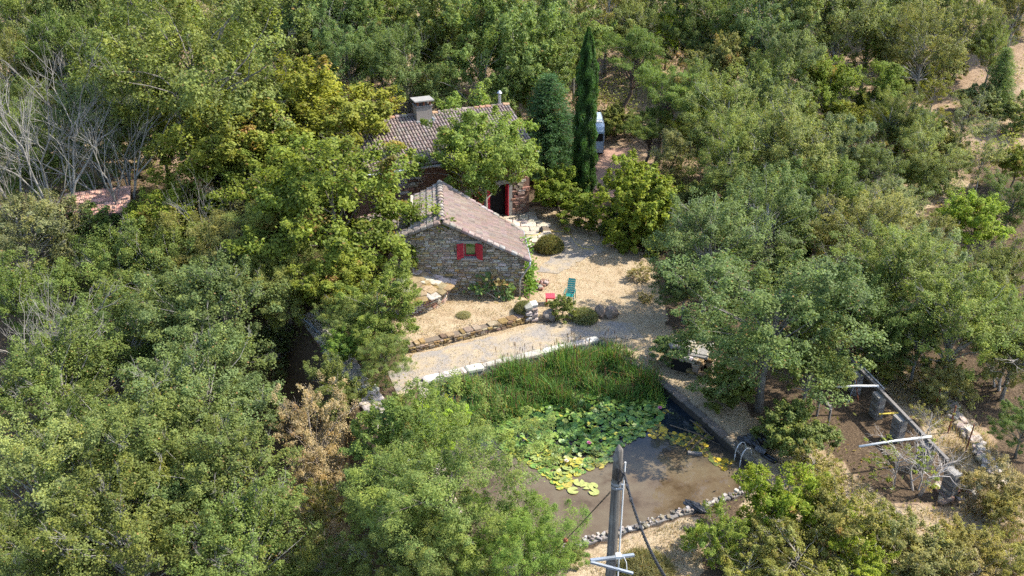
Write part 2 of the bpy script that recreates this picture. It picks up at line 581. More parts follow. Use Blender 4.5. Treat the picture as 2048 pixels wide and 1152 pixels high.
# water
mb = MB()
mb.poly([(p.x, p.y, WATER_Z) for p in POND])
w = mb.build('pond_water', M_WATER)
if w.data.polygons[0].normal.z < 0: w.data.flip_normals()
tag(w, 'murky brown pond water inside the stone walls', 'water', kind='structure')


def ribbon(name, left, right, n, m, mat, dz, jit):
    """sheet draped on the terrain between two edge lines"""
    def res(pts):
        L = [0]
        for a, b in zip(pts, pts[1:]): L.append(L[-1] + (b - a).length)
        o = []
        for i in range(n + 1):
            t = L[-1] * i / n
            j = max(k for k in range(len(L)) if L[k] <= t + 1e-9); j = min(j, len(pts) - 2)
            o.append(pts[j].lerp(pts[j + 1], (t - L[j]) / max(1e-9, L[j + 1] - L[j])))
        return o
    A, B = res(left), res(right)
    v = []
    for i in range(n + 1):
        ja, jb = random.uniform(-jit, jit), random.uniform(-jit, jit)
        for k in range(m + 1):
            p = A[i].lerp(B[i], k / m)
            d = (B[i] - A[i]).normalized()
            p = p + d * (ja * (1 - k / m) + jb * k / m)
            v.append((p.x, p.y))
    v = np.array(v)
    z = ground(v[:, 0], v[:, 1]) + dz
    V_ = np.column_stack([v, z])
    I = np.arange((n + 1) * (m + 1)).reshape(n + 1, m + 1)
    F_ = np.stack([I[:-1, :-1].ravel(), I[:-1, 1:].ravel(), I[1:, 1:].ravel(), I[1:, :-1].ravel()], 1)
    me = np_mesh(name, V_, F_, mat, None, True)
    o = place(bpy.data.objects.new(name, me))
    if me.polygons[0].normal.z < 0: me.flip_normals()
    return o


o = ribbon('gravel_path', P2([(775, 745), (830, 708), (950, 682), (1075, 650), (1180, 642), (1265, 648)]),
           P2([(800, 800), (850, 756), (985, 722), (1110, 692), (1192, 675), (1290, 680)]), 44, 8, M_GRAVEL, 0.02, 0.12)
tag(o, 'grey gravel path with straw running along the pond wall', 'path', kind='structure')
o = ribbon('yard_track', P2([(1130, 470), (1105, 505), (1078, 545)]), P2([(1215, 500), (1165, 520), (1120, 548)]), 20, 6, M_GRAVEL, 0.018, 0.14)
tag(o, 'faint grey gravel patch in the yard beside the round bush', 'path', kind='structure')
o = ribbon('dirt_track', P2([(1195, 315), (1193, 345), (1190, 385)]), P2([(1262, 316), (1245, 350), (1226, 400)]), 16, 6, plain('pink_dirt', (0.34, 0.21, 0.15), 0.95, 0.35, 2.0, bmp=0.6), 0.03, 0.15)
tag(o, 'pinkish dirt track beside the cypress leading to the caravan', 'path', kind='structure')

# ================================================================== stone laying
STONE_GREY = [(0.30, 0.255, 0.205), (0.35, 0.305, 0.255), (0.25, 0.208, 0.16), (0.40, 0.36, 0.31), (0.30, 0.24, 0.165), (0.22, 0.175, 0.13)]
STONE_OCHRE = [(0.33, 0.225, 0.09), (0.29, 0.20, 0.10), (0.25, 0.18, 0.10), (0.35, 0.265, 0.145), (0.28, 0.225, 0.155)]
STONE_RED = [(0.24, 0.13, 0.09), (0.28, 0.17, 0.12), (0.20, 0.12, 0.085), (0.26, 0.18, 0.14)]
STONE_MOSS = [(0.17, 0.115, 0.05), (0.21, 0.14, 0.055), (0.20, 0.15, 0.11), (0.14, 0.10, 0.06), (0.25, 0.18, 0.10)]
STONE_PALE = [(0.34, 0.30, 0.265), (0.28, 0.25, 0.215), (0.38, 0.35, 0.315), (0.25, 0.205, 0.17)]


def stone_outline(r):
    """irregular rounded rectangle in [-.5,.5]"""
    c = 0.10
    pts = []
    for sx, sy, o in ((-1, -1, 0), (1, -1, 1), (1, 1, 0), (-1, 1, 1)):
        j = lambda: r.uniform(-0.045, 0.045)
        a = (sx * (0.5 - c * r.uniform(.3, 1.6)) + j() * .5, sy * (0.5) + j())
        b = (sx * 0.5 + j() * .4, sy * (0.5 - c * r.uniform(.5, 2.2)) + j())
        pts += [a, b] if o else [b, a]
    return pts


def stone_geo(r):
    o = stone_outline(r)
    v = [(x, y, -0.5) for x, y in o] + [(x, y, 0.25 + r.uniform(-.08, .08)) for x, y in o]
    k = r.uniform(.80, .92)
    v += [(x * k + r.uniform(-.02, .02), y * k + r.uniform(-.02, .02), 0.5 + r.uniform(-.1, .1)) for x, y in o]
    f = []
    for i in range(8):
        j = (i + 1) % 8
        f += [(i, j, 8 + j, 8 + i), (8 + i, 8 + j, 16 + j, 16 + i)]
    f.append(tuple(range(16, 24)))
    return v, f


_r0 = random.Random(3)
STONE_GEO = [stone_geo(_r0) for _ in range(12)]


def stone_meshes(mat, name='stone'):
    out = []
    for v, f in STONE_GEO:
        me = bpy.data.meshes.new(name); me.from_pydata(v, [], f); me.materials.append(mat); me.update(); out.append(me)
    return out


ME_STONE = stone_meshes(M_STONE)
ME_LAUZE = stone_meshes(M_LAUZE, 'slab')
ME_FLAG = stone_meshes(M_FLAG, 'flagstone')


def frame(c, ax, ay, az):
    return Matrix(((ax[0], ay[0], az[0], c[0]), (ax[1], ay[1], az[1], c[1]), (ax[2], ay[2], az[2], c[2]), (0, 0, 0, 1)))


def vary(c, r, a=0.16):
    k = r.uniform(1 - a, 1 + a)
    return tuple(x * k * r.uniform(.94, 1.06) for x in c)


def lay_stones(stones, parent, limit=300, name='stone', meshes=None, mass_mat=None, seed=1):
    """stones: (Matrix, colour, size); the largest become parts, the rest one mass"""
    meshes = meshes or ME_STONE
    r = random.Random(seed)
    stones = sorted(stones, key=lambda s: -s[2])
    for M, c, _ in stones[:limit]:
        inst(name, r.choice(meshes), parent, M, c)
    if len(stones) > limit:
        mb = MB()
        for M, c, _ in stones[limit:]:
            v, f = r.choice(STONE_GEO); n = len(mb.v)
            mb.v += [tuple(M @ Vector(p)) for p in v]; mb.f += [tuple(n + i for i in q) for q in f]; mb.c += [c] * len(v)
        o = mb.build('small_' + name + 's', mass_mat or M_STONES, parent, colattr=True)
        o['kind'] = 'stuff'


def course_wall(O, ux, uz, n, W, H, keep, pal, depth=0.16, row=(0.08, 0.17), ln=(0.16, 0.5), gap=0.012, seed=5):
    """rubble courses over a W x H face; O lower left corner, n outward normal"""
    r = random.Random(seed)
    ux = Vector(ux); uz = Vector(uz); n = Vector(n); O = Vector(O)
    out = []; z = 0.0
    while z < H:
        h = r.uniform(*row); x = -r.uniform(0, .2)
        while x < W:
            l = r.uniform(*ln) * (0.7 + h * 3)
            cx, cz = x + l / 2, z + h / 2
            hh = h * r.uniform(.86, 1.12)
            if all(keep(cx + a * l / 2, cz + b * h / 2) for a in (-.9, .9) for b in (-.9, .9)):
                pr = r.uniform(-.02, .035)
                d = depth
                tw = r.uniform(-.03, .03)
                ax = (ux + uz * tw) * (l - gap); ay = (uz - ux * tw) * (hh - gap); az = n * d
                out.append((frame(O + ux * cx + uz * cz + n * pr, ax, ay, az), vary(r.choice(pal(cx, cz, r)), r), l * h))
            x += l
        z += h
    return out


# ================================================================== roof tiles
def mech_tile_mesh(mat):
    prof = [(-.5, .0), (-.40, .55), (-.30, .60), (-.22, .05), (-.02, .0), (.08, .5), (.18, .5), (.27, .0), (.5, .0)]
    v = []
    for y, lift in ((.56, 0.0), (-.56, 1.0)):
        v += [(x, y, z * .6 + lift) for x, z in prof]
    v += [(x, -.56, -0.2) for x, z in prof]
    n = len(prof); f = []
    for i in range(n - 1):
        f.append((i, n + i, n + i + 1, i + 1)); f.append((n + i, 2 * n + i, 2 * n + i + 1, n + i + 1))
    me = bpy.data.meshes.new('tile'); me.from_pydata(v, [], f); me.materials.append(mat); me.update()
    return me


def canal_geo(seg=6):
    v = []
    for y, rr, lift in ((.56, .36, 0.0), (-.56, .47, .10)):
        for i in range(seg + 1):
            a = math.pi * i / seg
            v.append((-math.cos(a) * rr, y, math.sin(a) * rr * 1.0 + lift))
    for i in range(seg + 1):
        a = math.pi * i / seg
        v.append((-math.cos(a) * .36, -.56, math.sin(a) * .34))
    n = seg + 1; f = []
    for i in range(seg):
        f.append((i, n + i, n + i + 1, i + 1)); f.append((n + i, 2 * n + i, 2 * n + i + 1, n + i + 1))
    return v, f


def canal_mesh(mat, name='tile'):
    v, f = canal_geo()
    me = bpy.data.meshes.new(name); me.from_pydata(v, [], f); me.materials.append(mat); me.update()
    return me


ME_MECH = mech_tile_mesh(M_TILE)
ME_MECHG = mech_tile_mesh(M_TILEG)
ME_CANAL = canal_mesh(M_TILE)
ME_RIDGE = canal_mesh(M_TILEG, 'ridge_tile')


def roof_tiles(parent, A, B, D, C, cols, rows, meshes, pal, thick, limit=300, pick=None, name='tile', seed=2, canal=False, mass=M_TILES):
    """A,B along the ridge, D,C along the eave below A,B"""
    r = random.Random(seed)
    A, B, C, D = map(Vector, (A, B, C, D))
    nrm = (B - A).cross(D - A).normalized()
    if nrm.z < 0: nrm = -nrm
    items = []
    for j in range(rows):
        t0, t1 = j / rows, (j + 1) / rows
        for i in range(cols):
            s = (i + .5) / cols; t = (t0 + t1) / 2
            P = A.lerp(B, s).lerp(D.lerp(C, s), t)
            w = ((B - A) * (1 - t) + (C - D) * t) / cols
            up = (A.lerp(B, s) - D.lerp(C, s)) / rows
            tz = thick * r.uniform(.85, 1.2)
            wob = r.uniform(-.04, .04)
            zx = nrm * (w.length if canal else tz)
            if canal: zx = nrm * w.length * r.uniform(.92, 1.08)
            M = frame(P + nrm * (0.012 + r.uniform(0, .008)), w * (0.97 if not canal else 1.0) + up * wob * .3, up + w * wob, zx)
            items.append((M, vary(r.choice(pal), r, .07), P))
    sel = items if pick is None else [q for q in items if pick(q[2])]
    sel = sel[:limit]; ids = set(id(q) for q in sel)
    for M, c, P in sel:
        inst(name, r.choice(meshes), parent, M, c)
    rest = [q for q in items if id(q) not in ids]
    if rest:
        me = meshes[0]
        gv = [v.co.copy() for v in me.vertices]; gf = [tuple(p.vertices) for p in me.polygons]
        mb = MB()
        for M, c, P in rest:
            n = len(mb.v); mb.v += [tuple(M @ p) for p in gv]; mb.f += [tuple(n + k for k in q) for q in gf]; mb.c += [c] * len(gv)
        o = mb.build('tile_rows', mass, parent, colattr=True); o['kind'] = 'stuff'


def ridge_row(parent, A, B, n, w, pal, mesh=ME_RIDGE, name='ridge_tile', seed=4):
    r = random.Random(seed); A, B = Vector(A), Vector(B)
    d = (B - A) / n
    side = Vector((-d.y, d.x, 0)).normalized() * w
    for i in range(n):
        P = A + d * (i + .5)
        side2 = side * r.uniform(.95, 1.08)
        inst(name, mesh, parent, frame(P + Vector((0, 0, r.uniform(-.01, .015))), side2, d * 1.02, Vector((0, 0, w * .8))), vary(r.choice(pal), r, .15))


TILE_PINK = [(0.185, 0.137, 0.114), (0.175, 0.13, 0.108), (0.195, 0.147, 0.122), (0.178, 0.13, 0.105), (0.165, 0.125, 0.107)]
TILE_OLD = [(0.20, 0.172, 0.15), (0.23, 0.187, 0.158), (0.18, 0.15, 0.132), (0.25, 0.175, 0.13), (0.215, 0.195, 0.178)]
TILE_CANAL = [(0.19, 0.15, 0.13), (0.165, 0.128, 0.112), (0.205, 0.165, 0.143), (0.15, 0.12, 0.106), (0.22, 0.182, 0.162)]
TILE_TERRA = [(0.30, 0.17, 0.105), (0.26, 0.15, 0.10)]

# ================================================================== gable house
YF = 41.4
RF, RB = Vector((-3.32, YF, 4.42)), Vector((-3.78, 46.6, 4.42))
EF, EB = Vector((0.83, YF, 2.42)), Vector((0.52, 44.8, 2.42))
LF = Vector((-6.15, YF, 3.32))
LM = RF.lerp(LF, 0.46); LB = Vector((-5.0, 46.1, 3.92))
WY = YF + 0.28
house = empty('stone_cottage', (-2.7, 43.5, 0), 'small stone gable cottage with red shutters and pinkish tiled roof', 'house')
# walls: front gable, right, back, left
def roof_z(x):
    return RF.z + (x - RF.x) / (EF.x - RF.x) * (EF.z - RF.z) if x > RF.x else RF.z + (x - RF.x) / (LF.x - RF.x) * (LF.z - RF.z)


def solid_wall(mb, a, b, zt, thick, z0=-0.3):
    """vertical wall from a to b (xy), tops zt at stations, thickness to the back"""
    a = Vector((a[0], a[1], 0)); b = Vector((b[0], b[1], 0)); d = (b - a).normalized(); nb = Vector((-d.y, d.x, 0)) * thick
    for (s0, h0), (s1, h1) in zip(zt, zt[1:]):
        p, q = a.lerp(b, s0), a.lerp(b, s1)
        mb.hexa([(p.x, p.y, z0), (q.x, q.y, z0), (q.x + nb.x, q.y + nb.y, z0), (p.x + nb.x, p.y + nb.y, z0),
                 (p.x, p.y, h0), (q.x, q.y, h1), (q.x + nb.x, q.y + nb.y, h1), (p.x + nb.x, p.y + nb.y, h0)])


XL, XR = -6.0, 0.60
WIN = (-2.30, -1.72, 2.46, 3.20)      # x0,x1,z0,z1 opening
mb = MB()
xs = [XL, RF.x, WIN[0], WIN[1], XR]
dr = 0.16
def seg(x0, x1, za0, za1, zb):
    mb.hexa([(x0, WY, zb), (x1, WY, zb), (x1, WY + .4, zb), (x0, WY + .4, zb), (x0, WY, za0), (x1, WY, za1), (x1, WY + .4, za1), (x0, WY + .4, za0)])
for a, b in zip(xs, xs[1:]):
    if abs(a - WIN[0]) < 1e-6:
        seg(a, b, WIN[2], WIN[2], -.3)
        seg(a, b, roof_z(a) - dr, roof_z(b) - dr, WIN[3])
    else:
        seg(a, b, roof_z(a) - dr, roof_z(b) - dr, -.3)
gable = mb.build('gable_wall', M_MORTAR, house)
mb = MB()
solid_wall(mb, (XR, WY + .4), (0.32, 44.6), [(0, 2.28), (1, 2.28)], 0.4)
solid_wall(mb, (0.32, 44.6), (-3.7, 46.3), [(0, 2.3), (1, 4.2)], 0.4)
solid_wall(mb, (-3.7, 46.3), (-4.9, 45.8), [(0, 4.2), (1, 3.7)], 0.4)
solid_wall(mb, (-4.9, 45.8), (-4.75, 42.1), [(0, 3.72), (1, 3.72)], 0.35)
mb.build('side_walls', M_WALLPINK, house)


def gable_keep(u, v):
    x, z = XL + u, v - 0.1
    if u < 0 or x > XR + .03: return False
    if z > roof_z(x) - 0.17: return False
    if WIN[0] - .10 < x < WIN[1] + .10 and WIN[2] - .12 < z < WIN[3] + .16: return False
    return True


def gable_pal(u, v, r):
    z = v + r.uniform(-.5, .5)
    if z < 1.75 and r.random() < .62: return STONE_OCHRE
    if z < .5 and r.random() < .4: return STONE_RED
    return STONE_GREY if r.random() < .86 else STONE_OCHRE


st = course_wall((XL, WY + .05, -0.1), (1, 0, 0), (0, 0, 1), (0, -1, 0), XR - XL + .05, 4.6, gable_keep, gable_pal, row=(.06, .14), ln=(.14, .42), seed=21)
lay_stones(st, gable, 300, seed=2)
# window: lintel, sill, frame, pane, shutters
mb = MB(); mb.box(((WIN[0] + WIN[1]) / 2, WY - .02, WIN[3] + .08), (WIN[1] - WIN[0] + .55, .20, .15), jit=.012)
mb.build('lintel', M_CONC, house)
mb = MB(); mb.box(((WIN[0] + WIN[1]) / 2, WY - .06, WIN[2] - .05), (WIN[1] - WIN[0] + .34, .28, .09), jit=.008)
mb.build('window_sill', M_CONC, house)
for x in (WIN[0] + .0, WIN[1]):
    mb = MB(); mb.box((x + (-.05 if x < -2 else .05), WY - .01, (WIN[2] + WIN[3]) / 2), (.09, .2, WIN[3] - WIN[2]), jit=.006); mb.build('jamb', M_PALEPLASTER, house)
mb = MB()
x0, x1, z0, z1 = WIN
for c, s in ((((x0 + x1) / 2, WY + .12, z0 + .035), (x1 - x0, .07, .07)), (((x0 + x1) / 2, WY + .12, z1 - .035), (x1 - x0, .07, .07)),
             ((x0 + .035, WY + .12, (z0 + z1) / 2), (.07, .068, z1 - z0 - .14)), ((x1 - .035, WY + .12, (z0 + z1) / 2), (.07, .068, z1 - z0 - .14))):
    mb.box(c, s)
win = mb.build('window', M_REDPAINT, house)
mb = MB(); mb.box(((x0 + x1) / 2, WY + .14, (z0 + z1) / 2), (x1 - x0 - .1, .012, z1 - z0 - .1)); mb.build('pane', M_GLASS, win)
for side, hx, ang in ((-1, x0 - .02, math.radians(150)), (1, x1 + .02, math.radians(28))):
    d = Vector((math.cos(ang), -math.sin(ang), 0)) * (1)
    if side < 0: d = Vector((-math.cos(math.radians(27)), -math.sin(math.radians(27)), 0))
    else: d = Vector((math.cos(math.radians(35)), -math.sin(math.radians(35)), 0))
    base = Vector((hx, WY - .13, 0)); wd = .36; n = Vector((d.y, -d.x, 0)).normalized()
    mb = MB()
    for k in range(4):
        a = base + d * (wd * k / 4 + .003); b = base + d * (wd * (k + 1) / 4 - .003)
        for_ = [(a.x, a.y, z0 - .03), (b.x, b.y, z0 - .03), (b.x + n.x * .03, b.y + n.y * .03, z0 - .03), (a.x + n.x * .03, a.y + n.y * .03, z0 - .03)]
        mb.hexa(for_ + [(x, y, z1 + .04) for x, y, _ in for_])
    shut = mb.build('shutter', M_REDPAINT, house)
    mb = MB(); nf = -n if n.y > 0 else n
    off = nf * .025 if nf is n else nf * .012
    q0, q1 = base + d * .02 + nf * .02, base + d * (wd - .02) + nf * .02
    for zz in (z0 + .10, z1 - .10): mb.beam((q0.x, q0.y, zz), (q1.x, q1.y, zz), .03, .08)
    mb.beam((q0.x, q0.y, z0 + .14), (q1.x, q1.y, z1 - .14), .03, .07)
    mb.build('brace', M_REDPAINT, shut)

# roof decks and tiles
mb = MB()
def slab(A, B, C, D, t):
    A, B, C, D = map(Vector, (A, B, C, D)); z = Vector((0, 0, t)); mb.hexa([A - z, B - z, C - z, D - z, A, B, C, D])
slab(RF + Vector((0, .02, -.02)), RB + Vector((0, 0, -.02)), EB + Vector((0, 0, -.02)), EF + Vector((0, .02, -.02)), .12)
roof_r = mb.build('roof', M_MORTAR, house)
roof_tiles(roof_r, RF, RB, EF, EB, 20, 13, [ME_MECH], TILE_PINK, .045, 300, seed=5)
mb = MB()
S1 = LM + Vector((0, .62, 0)); S2 = LF + Vector((0, .62, 0))
slab(RF + Vector((0, .02, -.02)), RB + Vector((0, 0, -.02)), LB + Vector((0, 0, -.02)), LM + Vector((0, .02, -.02)), .12)
slab(LM + Vector((-.001, .02, -.02)), S1 + Vector((-.001, 0, -.02)), S2 + Vector((0, 0, -.02)), LF + Vector((0, .02, -.02)), .14)
roof_l = mb.build('roof', M_MORTAR, house)
roof_tiles(roof_l, RF, RB, LM, LB, 21, 4, [ME_MECHG], TILE_OLD, .06, 300, seed=6)
roof_tiles(roof_l, LM, S1, LF, S2, 3, 5, [ME_MECHG], TILE_OLD, .06, 300, seed=7)
ridge_row(house, RF + Vector((0, 0, .02)), RB + Vector((0, 0, .02)), 13, .36, TILE_OLD)
mb = MB()   # mortared verge boards of stone along the front
def verge(a, b, n, w, pal, seed):
    r = random.Random(seed); a, b = Vector(a), Vector(b); d = (b - a) / n
    up = Vector((0, 1, 0)).cross(d).normalized()
    if up.z < 0: up = -up
    for i in range(n):
        P = a + d * (i + .5)
        inst('verge_tile', r.choice(ME_STONE), house, frame(P + up * .02, d * .985, Vector((0, w, 0)), up * r.uniform(.13, .16)), vary(r.choice(pal), r, .15))
verge(RF + Vector((.05, -.02, 0)), EF + Vector((0, -.02, 0)), 14, .26, TILE_PINK + TILE_OLD, 3)
verge(RF + Vector((-.08, -.02, 0)), LF + Vector((0, -.02, 0)), 9, .26, TILE_OLD, 4)
verge(RB + Vector((.05, 0.02, 0)), EB + Vector((0, 0.02, 0)), 14, .22, TILE_OLD, 5)
mb = MB(); mb.hexa([LM + Vector((-.04, .63, -.5)), LM + Vector((-.26, .63, -.5)), LB + Vector((-.26, 0, -.5)), LB + Vector((-.04, 0, -.5)),
                    LM + Vector((-.04, .63, .0)), LM + Vector((-.26, .63, .0)), LB + Vector((-.26, 0, .0)), LB + Vector((-.04, 0, .0))])
mb.build('plaster_upstand', M_PALEPLASTER, house)
# gutter and downpipe
mb = MB(); mb.tube([EF + Vector((.05, -.06, -.05)), EB + Vector((.05, 0.1, -.02))], .07, 8)
mb.build('gutter', M_ZINC, house)
mb = MB()
mb.tube([EF + Vector((.05, -.02, -.08)), EF + Vector((.03, -.02, -.34)), EF + Vector((-.05, .02, -.44)), Vector((.45, WY - .18, 1.42)), Vector((.40, WY - .2, 1.30)), Vector((.38, WY - .22, .1))], .05, 8)
mb.build('downpipe', M_ZINC, house, smooth_=True)

# lower roof on the left
leanto = empty('outbuilding', (-7, 44, 0), 'lower outbuilding with lichened tile roof tucked left of the gable cottage', 'building')
LA, LBk = Vector((-4.98, 42.3, 3.25)), Vector((-5.35, 46.2, 3.25))
LC, LD = Vector((-8.1, 46.6, 2.45)), Vector((-7.9, 42.0, 2.45))
mb = MB(); slab(LA, LBk, LC, LD, .12); lr = mb.build('roof', M_MORTAR, leanto)
roof_tiles(lr, LA, LBk, LD, LC, 17, 10, [ME_MECHG], TILE_OLD, .06, 300, seed=8)
mb = MB()
solid_wall(mb, (-7.7, 42.25), (-6.1, 42.25), [(0, 2.1), (1, 2.8)], .35, -4)
solid_wall(mb, (-7.7, 46.2), (-7.7, 42.6), [(0, 2.1), (1, 2.1)], .35, -4)
mb.build('wall', M_WALLPINK, leanto)

# ================================================================== main farmhouse
ER = Vector((1.5, 52.7, 4.12)); HU = Vector((-.924, -.382, 0)).normalized(); HN = Vector((-HU.y * 1, HU.x, 0))
HN = Vector((-.382, .924, 0)).normalized()
HL = 11.3; HW = 4.45
RR = ER + HN * HW + Vector((0, 0, 1.5)); RL = RR + HU * HL; EL = ER + HU * HL
BR = ER + HN * HW * 2; BL = EL + HN * HW * 2
farm = empty('farmhouse', ER + HU * 6 + HN * 4 - Vector((0, 0, 4.1)), 'long farmhouse with rounded channel tiles and a rendered chimney', 'house')
mb = MB(); slab(RL, RR, ER, EL, .14); froof = mb.build('roof', M_MORTAR, farm)


def farm_pick(P):
    x, y = proj(P)
    return (772 < x < 872 and 225 < y < 345) or (1035 < x < 1085 and 225 < y < 310)


roof_tiles(froof, RL, RR, EL, ER, 61, 13, [ME_CANAL], TILE_CANAL, .1, 300, pick=farm_pick, seed=9, canal=True)
mb = MB(); slab(RR, RL, BL, BR, .14); fback = mb.build('rear_roof', M_TILE, farm, color=(0.28, .2, .17))
ridge_row(farm, RL + Vector((0, 0, .03)), RR + Vector((0, 0, .03)), 30, .32, TILE_CANAL + TILE_TERRA, canal_mesh(M_TILE, 'ridge_tile'), seed=5)
W0 = ER + HN * .4 + HU * .35; W0.z = 0
def fw(u, v=0.0, z=0.0): return W0 + HU * u + HN * v + Vector((0, 0, z))
DU = (1.35, 2.55)
mb = MB()
def fseg(u0, u1, z0, z1, v0=0.0, v1=.45):
    mb.hexa([fw(u1, v0, z0), fw(u0, v0, z0), fw(u0, v1, z0), fw(u1, v1, z0), fw(u1, v0, z1), fw(u0, v0, z1), fw(u0, v1, z1), fw(u1, v1, z1)])
LWN = HL - .7
fseg(0, DU[0], -.3, 3.98); fseg(DU[0], DU[1], 2.2, 3.98); fseg(DU[1], LWN, -.3, 3.98)
fwall = mb.build('front_wall', M_WALLPINK, farm)
mb = MB()
fseg(0, .45, -.3, 3.9, .46, 8); fseg(LWN - .45, LWN, -.3, 3.9, .46, 8); fseg(0, LWN, -.3, 3.95, 7.6, 8.0)
mb.build('rear_walls', M_WALLPINK, farm)
mb = MB()
for u0, u1 in ((0, .45), (LWN - .45, LWN)):
    p = [fw(u0, .4, 3.9), fw(u0, 8, 3.9), fw(u0, 4.05, 5.3)]; q = [fw(u1, .4, 3.9), fw(u1, 8, 3.9), fw(u1, 4.05, 5.3)]
    mb.poly(p); mb.poly(q[::-1])
    for i in range(3): mb.quad(p[i], q[i], q[(i + 1) % 3], p[(i + 1) % 3])
mb.build('gable_tops', M_WALLPINK, farm)
st = course_wall(fw(0, -.02, -.1), HU, (0, 0, 1), -HN, 10, 4.0,
                 lambda u, v: (0 < u < DU[0] - .02 or 3.0 < u < 4.6 or 6.3 < u < 9.8) and 0 < v < 3.95,
                 lambda u, v, r: STONE_RED if r.random() < .6 else STONE_GREY, row=(.1, .2), ln=(.2, .55), seed=31)
lay_stones(st, fwall, 300, seed=3)
# doorway: dark room, jambs, lintel, red leaves
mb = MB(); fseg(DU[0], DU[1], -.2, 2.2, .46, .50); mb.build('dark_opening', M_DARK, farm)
mb = MB(); fseg(DU[0] - .22, DU[0] - .002, 0, 2.2, -.10, .2); mb.build('door_jamb', M_CONC, farm)
mb = MB(); fseg(DU[0] - .3, DU[1] + .3, 2.2, 2.42, -.12, .2); mb.build('door_lintel', M_CONC, farm)


def door_leaf(hinge_u, d, w, h, nplank=5):
    b = fw(hinge_u, -.12, .12); d = d.normalized(); n = Vector((-d.y, d.x, 0)) * .04
    mb = MB()
    for k in range(nplank):
        a = b + d * (w * k / nplank + .003); c = b + d * (w * (k + 1) / nplank - .003)
        p = [a, c, c + n, a + n]; mb.hexa([tuple(x) for x in p] + [(x.x, x.y, x.z + h) for x in p])
    leaf = mb.build('door', M_REDPAINT, farm)
    mb = MB()
    for zz in (.4, h - .4): mb.beam(b + d * .05 - n * .3 + Vector((0, 0, zz)), b + d * (w - .05) - n * .3 + Vector((0, 0, zz)), .03, .1)
    mb.build('door_batten', M_REDPAINT, leaf)


door_leaf(DU[1] + .02, HU * .86 - HN * .5, 1.12, 2.05)
door_leaf(DU[0] + .02, HN * 1.0 + HU * .25, .30, 2.05, 2)
# orange timber post and pergola beam at the left
mb = MB(); mb.beam(fw(9.05, -.25, 0), fw(9.05, -.25, 3.7), .3, .3, up=Vector((0, 1, 0))); mb.build('timber_post', M_ORANGEWOOD, farm)
# gutter
mb = MB(); mb.tube([ER + Vector((0, -.08, -.08)) - HU * .05, EL + Vector((0, -.08, -.1)) + HU * .05], .075, 8); mb.build('gutter', M_ZINC, farm)
# chimney
CH = RR + HU * 5.6 - HN * .35
chim = Vector((CH.x, CH.y, 0))
def cbox(mb, u0, u1, v0, v1, z0, z1):
    q = lambda u, v, z: chim + HU * (u * .82) + HN * (v * .85) + Vector((0, 0, z if z < 6 else 5.98 + (z - 6) * .9))
    mb.hexa([q(u1, v0, z0), q(u0, v0, z0), q(u0, v1, z0), q(u1, v1, z0), q(u1, v0, z1), q(u0, v0, z1), q(u0, v1, z1), q(u1, v1, z1)])
mb = MB(); cbox(mb, -.58, .58, -.4, .4, 5.0, 6.35); cm = mb.build('chimney', M_RENDER, farm)
mb = MB(); cbox(mb, -.63, .63, -.45, .45, 6.35, 6.43); mb.build('chimney_collar', M_CONCDK, cm)
mb = MB()
for u in (-.52, .38, -.06): cbox(mb, u, u + .13, -.38, -.24, 6.43, 6.72); cbox(mb, u, u + .13, .24, .38, 6.43, 6.72)
mb.build('cap_support', M_RUST, cm)
mb = MB(); cbox(mb, -.72, .72, -.55, .55, 6.72, 6.80); mb.build('chimney_cap', M_CONC, cm)
mb = MB(); cbox(mb, -.66, .66, -.62, -.40, 5.42, 5.50); cbox(mb, -.72, -.581, -.6, .5, 5.44, 5.58); mb.build('flashing', M_ZINC, cm)
# vent pipe on the right end of the ridge
vp = RR + HU * .6
mb = MB(); mb.tube([vp + Vector((0, 0, -.1)), vp + Vector((0, 0, .75))], .09, 10); mb.tube([vp + Vector((0, 0, .8)), vp + Vector((0, 0, .95))], [.16, .04], 10); mb.build('vent_pipe', M_ZINC, farm)

# terrace of flagstones in front of the door
TERR = P2([(1000, 428), (1072, 424), (1092, 445), (1112, 478), (1040, 500), (985, 455)], .14)
mb = MB()
mb.poly([(p.x, p.y, .11) for p in TERR]); n = len(TERR)
for i in range(n):
    a, b = TERR[i], TERR[(i + 1) % n]; mb.quad((a.x, a.y, -.1), (b.x, b.y, -.1), (b.x, b.y, .11), (a.x, a.y, .11))
ter = mb.build('terrace', M_MORTAR)
tag(ter, 'raised flagstone terrace before the farmhouse door', 'terrace')
r = random.Random(8)
cnt = 0
bx0, bx1 = min(p.x for p in TERR), max(p.x for p in TERR); by0, by1 = min(p.y for p in TERR), max(p.y for p in TERR)
yy = by0
while yy < by1:
    h = r.uniform(.4, .7); xx = bx0 + r.uniform(-.3, 0)
    while xx < bx1:
        l = r.uniform(.45, .95); c = (xx + l / 2, yy + h / 2)
        if poly_sd(TERR, np.array([c[0]]), np.array([c[1]]))[0] < -.12:
            inst('flagstone', r.choice(ME_FLAG), ter, frame((c[0], c[1], .12 + r.uniform(-.005, .012)), (l - .03, r.uniform(-.03, .03), 0), (r.uniform(-.03, .03), h - .03, 0), (0, 0, .07)), vary((.40, .34, .28), r, .2))
        xx += l
    yy += h

